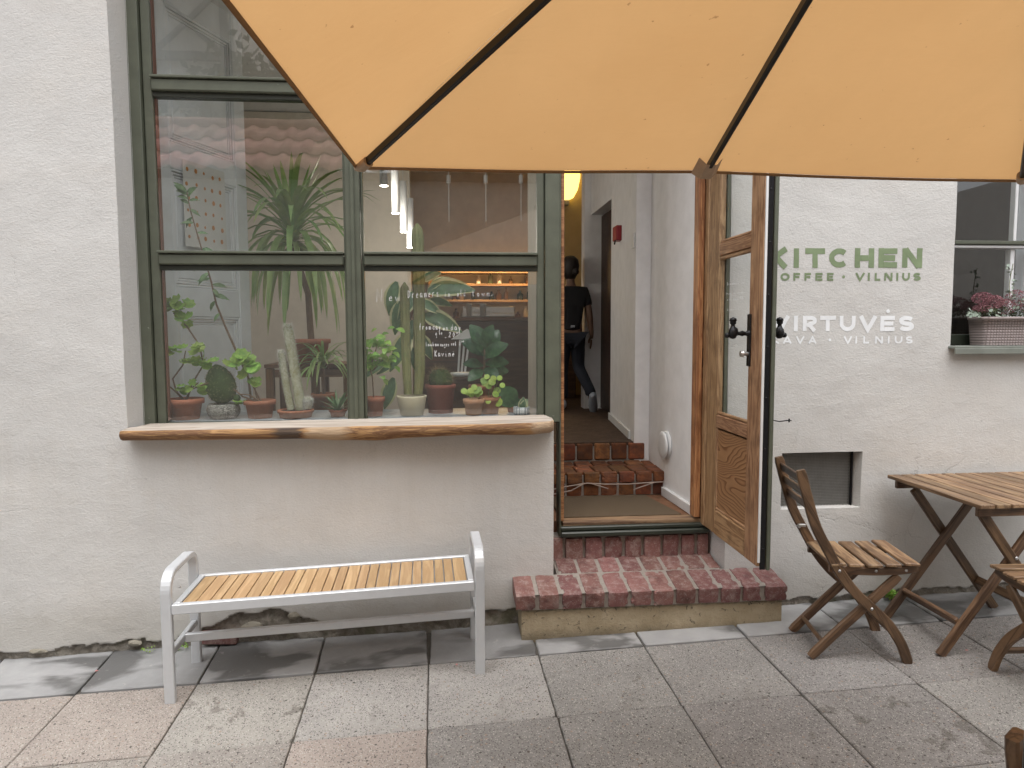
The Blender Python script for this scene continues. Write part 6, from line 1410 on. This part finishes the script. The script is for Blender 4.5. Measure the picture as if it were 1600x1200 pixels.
# ============================================================ PARASOL
UE = -1.16
u1, u2 = WY(556, 260, UE), WY(1596, 281, UE); ez = (u1.z+u2.z)/2
mx_ = (u1.x+u2.x)/2; hw = (u2.x-u1.x)/2
um = WY(1092, 262, UE); dh = ray(1860, -911); th_ = (mx_-CAM.x)/dh.x; hub = CAM+dh*th_
HY = -2.52; HZ = 2.58; hd2 = UE-HY
par = thing('parasol', 'large square orange garden parasol with dark ribs over the tables', 'parasol', (mx_, HY, gz(mx_, HY)))
HUB = Vector((mx_, HY, HZ)); ends = []
for sx, sy in ((-1, 1), (0, 1), (1, 1), (1, 0), (1, -1), (0, -1), (-1, -1), (-1, 0)):
    yy_ = HY+sy*hd2; ends.append(Vector((mx_+sx*hw-(.055*(UE-yy_) if sx < 0 else 0), yy_, ez+(-.0035*sx if sx*sy else .010))))
def make_fabric():
    t_ = NT('orange_canopy'); v = t_.vec(); n_ = t_.noise(t_.vec((1, 1, 1)), 1.5, 4, .6); f_ = t_.noise(t_.vec((1, 14, 14)), 26, 4, .7)
    c_ = t_.mix(t_.ramp(n_, [(.3, 0), (.7, 1)]), (.655, .385, .168), (.71, .43, .195)); c_ = t_.mix(t_.math('MULTIPLY', f_, .2), c_, (.55, .30, .12))
    c_ = t_.mix(t_.ramp(t_.noise(v, 48, 2, .5), [(.74, 0), (.78, .6)]), c_, (.28, .13, .05)); c_ = t_.mix(t_.ramp(t_.noise(t_.vec((3, 1, 1)), 2.2, 5, .65), [(.5, 0), (.8, .30)]), c_, (.60, .36, .16))
    ge = t_.n.new('ShaderNodeNewGeometry'); c_ = t_.mix(t_.math('GREATER_THAN', t_.sep(ge.outputs['Normal'])[2], 0.0), c_, (.66, .60, .53))   # pale sky sheen of the upper side put into its colour
    df = t_.n.new('ShaderNodeBsdfDiffuse'); tr = t_.n.new('ShaderNodeBsdfTranslucent'); mx2 = t_.n.new('ShaderNodeMixShader'); mx2.inputs[0].default_value = .42
    t_.l.new(c_, df.inputs[0]); t_.l.new(c_, tr.inputs[0]); t_.l.new(df.outputs[0], mx2.inputs[1]); t_.l.new(tr.outputs[0], mx2.inputs[2])
    b_ = t_.n.new('ShaderNodeBump'); b_.inputs['Distance'].default_value = .012; b_.inputs['Strength'].default_value = .6; t_.l.new(t_.noise(t_.vec((1, 3, 1)), 3.5, 5, .6, .4), b_.inputs['Height']); t_.l.new(b_.outputs[0], df.inputs['Normal']); t_.l.new(mx2.outputs[0], t_.out.inputs[0]); return t_.m
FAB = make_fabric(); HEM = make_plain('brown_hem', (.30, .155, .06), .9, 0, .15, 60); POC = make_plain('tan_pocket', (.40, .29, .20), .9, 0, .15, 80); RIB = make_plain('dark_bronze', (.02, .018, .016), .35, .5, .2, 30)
for k in range(8):
    a, b = ends[k], ends[(k+1) % 8]; N = 16; vv = []; m_ = MB(); nrm = (a-HUB).cross(b-HUB).normalized(); nrm = nrm if nrm.z > 0 else -nrm
    for i in range(N+1):
        for j in range(N+1):
            u = i/N; v_ = j/N; p = HUB.lerp(a.lerp(b, v_), u)
            sag = -.008*(u**1.5)*math.sin(math.pi*v_)*u; p = p+nrm*(sag+.0025*noise.noise(p*3))
            e_ = (a.lerp(b, v_)-HUB); e_.z = 0
            if u > .9: p -= e_*(.003*math.sin(math.pi*v_))*(u-.9)/.1      # edge pulled in between the ribs
            vv.append(p)
    m_.add(vv, [(i*(N+1)+j, i*(N+1)+j+1, (i+1)*(N+1)+j+1, (i+1)*(N+1)+j) for i in range(N) for j in range(N)], True)
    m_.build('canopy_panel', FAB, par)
    h_ = MB(); e_ = [vv[N*(N+1)+j] for j in range(N+1)]; h_.add([p+Vector((0, 0, -.0005)) for p in e_]+[p+Vector((0, 0, -.0095)) for p in e_]+[p.lerp(HUB, .006)+Vector((0, 0, -.006)) for p in e_], [(j, j+1, N+2+j, N+1+j) for j in range(N)]+[(N+1+j, N+2+j, 2*N+3+j, 2*N+2+j) for j in range(N)], True)
    h_.build('hem', HEM, par)
for k, e in enumerate(ends):
    d = (e-HUB).normalized(); upn = Vector((0, 0, 1)); side = d.cross(upn).normalized(); nn3 = side.cross(d)
    off = -nn3*.022 if nn3.z > 0 else nn3*.022
    diag = k % 2 == 0; L = (e-HUB).length; p0 = HUB+off*1.6+d*.06; p1 = e+off*.8-d*(.055 if diag else .045)
    bar('rib', p0, p1, .016, .024, RIB, par, nn3, .003)
    # pocket stitched at the rim: V shaped tan patch
    q = MB(); a0 = e-d*.068; w_ = .032 if diag else .038; o2 = off*.5
    if diag:
        q.tube([a0+off*.9, e-d*.03+off*.8, e-d*.002+off*.3], [.017, .016, .010], 10)
    else:
        q.add([a0+side*w_+o2*.2, a0+side*w_*.4+off*1.3, a0-side*w_*.4+off*1.3, a0-side*w_+o2*.2, e+side*w_*1.1+Vector((0, 0, -.010)), e+side*w_*.45+off*1.5, e-side*w_*.45+off*1.5, e-side*w_*1.1+Vector((0, 0, -.010))], [(0, 1, 5, 4), (1, 2, 6, 5), (2, 3, 7, 6)], False)
    q.build('rib_pocket', POC, par)
    # strut
    s0 = Vector((mx_, HY, HZ-.42)); s1 = HUB.lerp(e, .48)+off*1.9; bar('strut', s0+(s1-s0).normalized()*.05, s1, .014, .018, RIB, par, (0, 0, 1), .002)
MB().tube([(mx_, HY, gz(mx_, HY)+.06), (mx_, HY, HZ+.06)], .024, 20).build('pole', RIB, par); MB().tube([(mx_, HY, HZ-.46), (mx_, HY, HZ-.38)], .045, 16).build('slider', RIB, par); MB().tube([(mx_, HY, HZ-.03), (mx_, HY, HZ+.02)], .05, 16).build('crown_hub', RIB, par)
MB().lathe([(.001, .06), (.05, .06), (.06, .05), (.28, .035), (.30, .02), (.30, 0), (.001, 0)], 32, (mx_, HY, gz(mx_, HY)+.004)).build('base', IRON, par)

# ============================================================ THE OTHER SIDE OF THE COURTYARD (seen mirrored in the panes)
gw = thing('courtyard_wall', 'rendered courtyard wall with a red tile coping facing the cafe', 'wall', (0, -5.5, 0))
CW = make_paint('grey_beige_render', (.66, .64, .60), .95, .06, .004)
MB().box(-7.2, 6, -5.75, -5.45, -.3, 3.50).build('wall_body', CW, gw)
MB().box(-7.2, 6, -5.44, -5.34, 3.40, 3.49, .01).build('eave_board', DARKWOOD, gw)
TL = make_brick('roof_tile', (.56, .26, .22), (.66, .38, .33), (.4, .33, .3), .015, .2, .3); r_ = random.Random(9)
tm = MB(); n_ = 14; tw, tl_ = .265, .50; vv = []
for j in range(2):
    for i in range(n_+1):
        u = i/n_; h_ = .045*max(0, math.sin(math.pi*min(1, u/.6)))**.8 if u < .6 else .010*(1-math.sin(math.pi*(u-.6)/.4))
        vv.append((u*tw-.008, j*tl_, h_))
for j in range(2):
    for i in range(n_+1): p = vv[j*(n_+1)+i]; vv.append((p[0], p[1], p[2]-.014))
m1 = n_+1
tm.add(vv, [(i, i+1, m1+i+1, m1+i) for i in range(n_)]+[(2*m1+i, 3*m1+i, 3*m1+i+1, 2*m1+i+1) for i in range(n_)]+[(i, 2*m1+i, 2*m1+i+1, i+1) for i in range(n_)]+[(m1+i, m1+i+1, 3*m1+i+1, 3*m1+i) for i in range(n_)], True)
tme = tm.fix(tm.mesh('roof_tile', TL))
for row in range(3):
    for i in range(42):
        x = -6.2+i*.262; mw = Matrix.Translation((x+tw, -5.28-row*.335, 3.50+row*.265)) @ Matrix.Rotation(R(180), 4, 'Z') @ Matrix.Rotation(R(35+r_.uniform(-1, 1)), 4, 'X') @ Matrix.Rotation(r_.uniform(-.01, .01), 4, 'Z')
        inst('roof_tile', tme, gw, mw)
MB().tube([(-6.3, -6.32, 4.32), (4.9, -6.32, 4.32)], .08, 12).build('ridge', TL, gw)
MB().box(-7.2, 6, -6.24, -5.76, 3.0, 3.50).build('wall_head', CW, gw)
# timber framed gallery of the house beyond
hb = thing('timber_house', 'pale house with timber cross braced gallery beyond the courtyard wall', 'house', (-5.6, -9.6, 0))
TP = make_paint('pale_timber_infill', (.80, .77, .70), .9, .05); TG = make_paint('grey_timber', (.16, .16, .155), .7, .1)
MB().box(-7.6, -3.8, -13.5, -9.7, -.3, 9.6).build('wall', TP, hb)
for x in (-7.5, -6.35, -5.2, -3.95): bar('post', (x, -9.64, 5.4), (x, -9.64, 9.3), .13, .11, TG, hb, (0, 1, 0))
for z in (5.6, 6.42, 7.62, 8.6): bar('beam', (-7.57, -9.63, z), (-3.83, -9.63, z), .10, .14, TG, hb)
for a, b in ((-7.43, -6.42), (-6.28, -5.27), (-5.13, -4.02)):
    bar('brace', (a, -9.60, 6.50), (b, -9.60, 7.54), .06, .09, TG, hb, (0, 0, 1)); bar('brace', (a, -9.67, 7.54), (b, -9.67, 6.50), .06, .09, TG, hb, (0, 0, 1))
MB().prism([(-7.9, 9.6), (-3.5, 9.6), (-5.7, 11.2)], -13.6, -9.3, 'y').build('roof', TL, hb, recalc=True)
hb2 = thing('courtyard_house', 'plain taller rendered house standing behind the tree beyond the courtyard wall', 'house', (2.5, -12, 0))
MB().box(-1.1, 9, -15, -11.5, -.3, 6.28).build('wall', CW, hb2); 
for x in (1.5, 3.6, 5.7):
    w_ = MB().box(x, x+1, -11.49, -11.44, 3.9, 5.4, .01).build('window', WPAINT, hb2); MB().box(x+.08, x+.92, -11.438, -11.43, 3.98, 5.32).build('pane', make_plain('dark_pane', (.03, .035, .04), .1), w_)
MB().prism([(-1.4, 6.3), (9.3, 6.3), (9.3, 6.6), (4, 7.8), (-1.4, 6.6)], -15.2, -11.1, 'y').build('roof', TL, hb2, recalc=True)
def tree(x, y, z0, h_, rad, seed, label):
    t = thing('tree', label, 'tree', (x, y, z0)); r2 = random.Random(seed); tk_ = MB(); top = Vector((x, y, z0+h_*.75)); tk_.tube([(x, y, z0), (x+.05, y, z0+h_*.4), top], [.13, .10, .04], 9)
    tips = []
    for k in range(9):
        a = k*2.4; s = Vector((x, y, z0+h_*(.35+.045*k))); e = s+Vector((math.cos(a)*rad*.8, math.sin(a)*rad*.8, r2.uniform(.2, .7)*rad)); tk_.tube([s, s.lerp(e, .5)+Vector((0, 0, .1)), e], [.05, .03, .012], 6); tips += [e, s.lerp(e, .6)]
    tk_.build('trunk', STEM, t); cr_ = MB()
    for k in range(9000):
        c_ = r2.choice(tips); p = c_+Vector((r2.gauss(0, .3), r2.gauss(0, .3), r2.gauss(0, .25)))*rad*.75; a = rnd(r2).normalized()*.085; b = a.orthogonal().normalized()*.05
        cr_.add([p-a, p-b, p+a, p+b], [(0, 1, 2, 3)])
    cr_.build('crown', make_leaf('tree_leaf', (.05, .075, .02), (.025, .045, .012), .6, .25), t, kind='stuff')
tree(-2.6, -8.2, 0, 7.4, 1.5, 5, 'dark leafy tree rising beyond the courtyard wall beside the timber house'); tree(.9, -8.6, 0, 6.8, 1.6, 6, 'second leafy tree behind the courtyard wall, right of the first')
# side walls close the court
for nm, x0_, x1_, lab in (('left', -5.3, -5.2, 'plain rendered wall closing the courtyard on the left'), ('right', 6.0, 6.1, 'plain rendered wall closing the courtyard on the right')):
    tag(MB().box(x0_, x1_, -5.44, .5, -.4, 3.1).build('boundary_wall', CW), lab, 'wall')
# pale second parasol across the yard
def small_parasol(x, y, h_, hw_, label):
    t = thing('parasol', label, 'parasol', (x, y, gz(x, y))); top = Vector((x, y, h_+.42)); z = gz(x, y); WF = make_leaf('white_canopy', (.6, .6, .6), (.55, .55, .57), .9, .3, hue=0, val=.02)
    cs = [Vector((x+hw_*math.cos(a), y+hw_*math.sin(a), h_)) for a in [R(45*k+22) for k in range(8)]]
    for k in range(8): m_ = MB(); m_.add([top, cs[k], cs[(k+1) % 8]], [(0, 1, 2)]); m_.build('canopy_panel', WF, t); bar('rib', top-Vector((0, 0, .03)), cs[k]-Vector((0, 0, .02)), .015, .02, RIB, t)
    MB().tube([(x, y, z), (x, y, h_+.45)], .024, 12).build('pole', RIB, t); MB().lathe([(.001, .06), (.06, .05), (.26, .03), (.26, 0)], 24, (x, y, z)).build('base', IRON, t)
small_parasol(1.2, -4.72, 2.22, .68, 'small round white parasol standing across the courtyard, seen only mirrored in the panes')
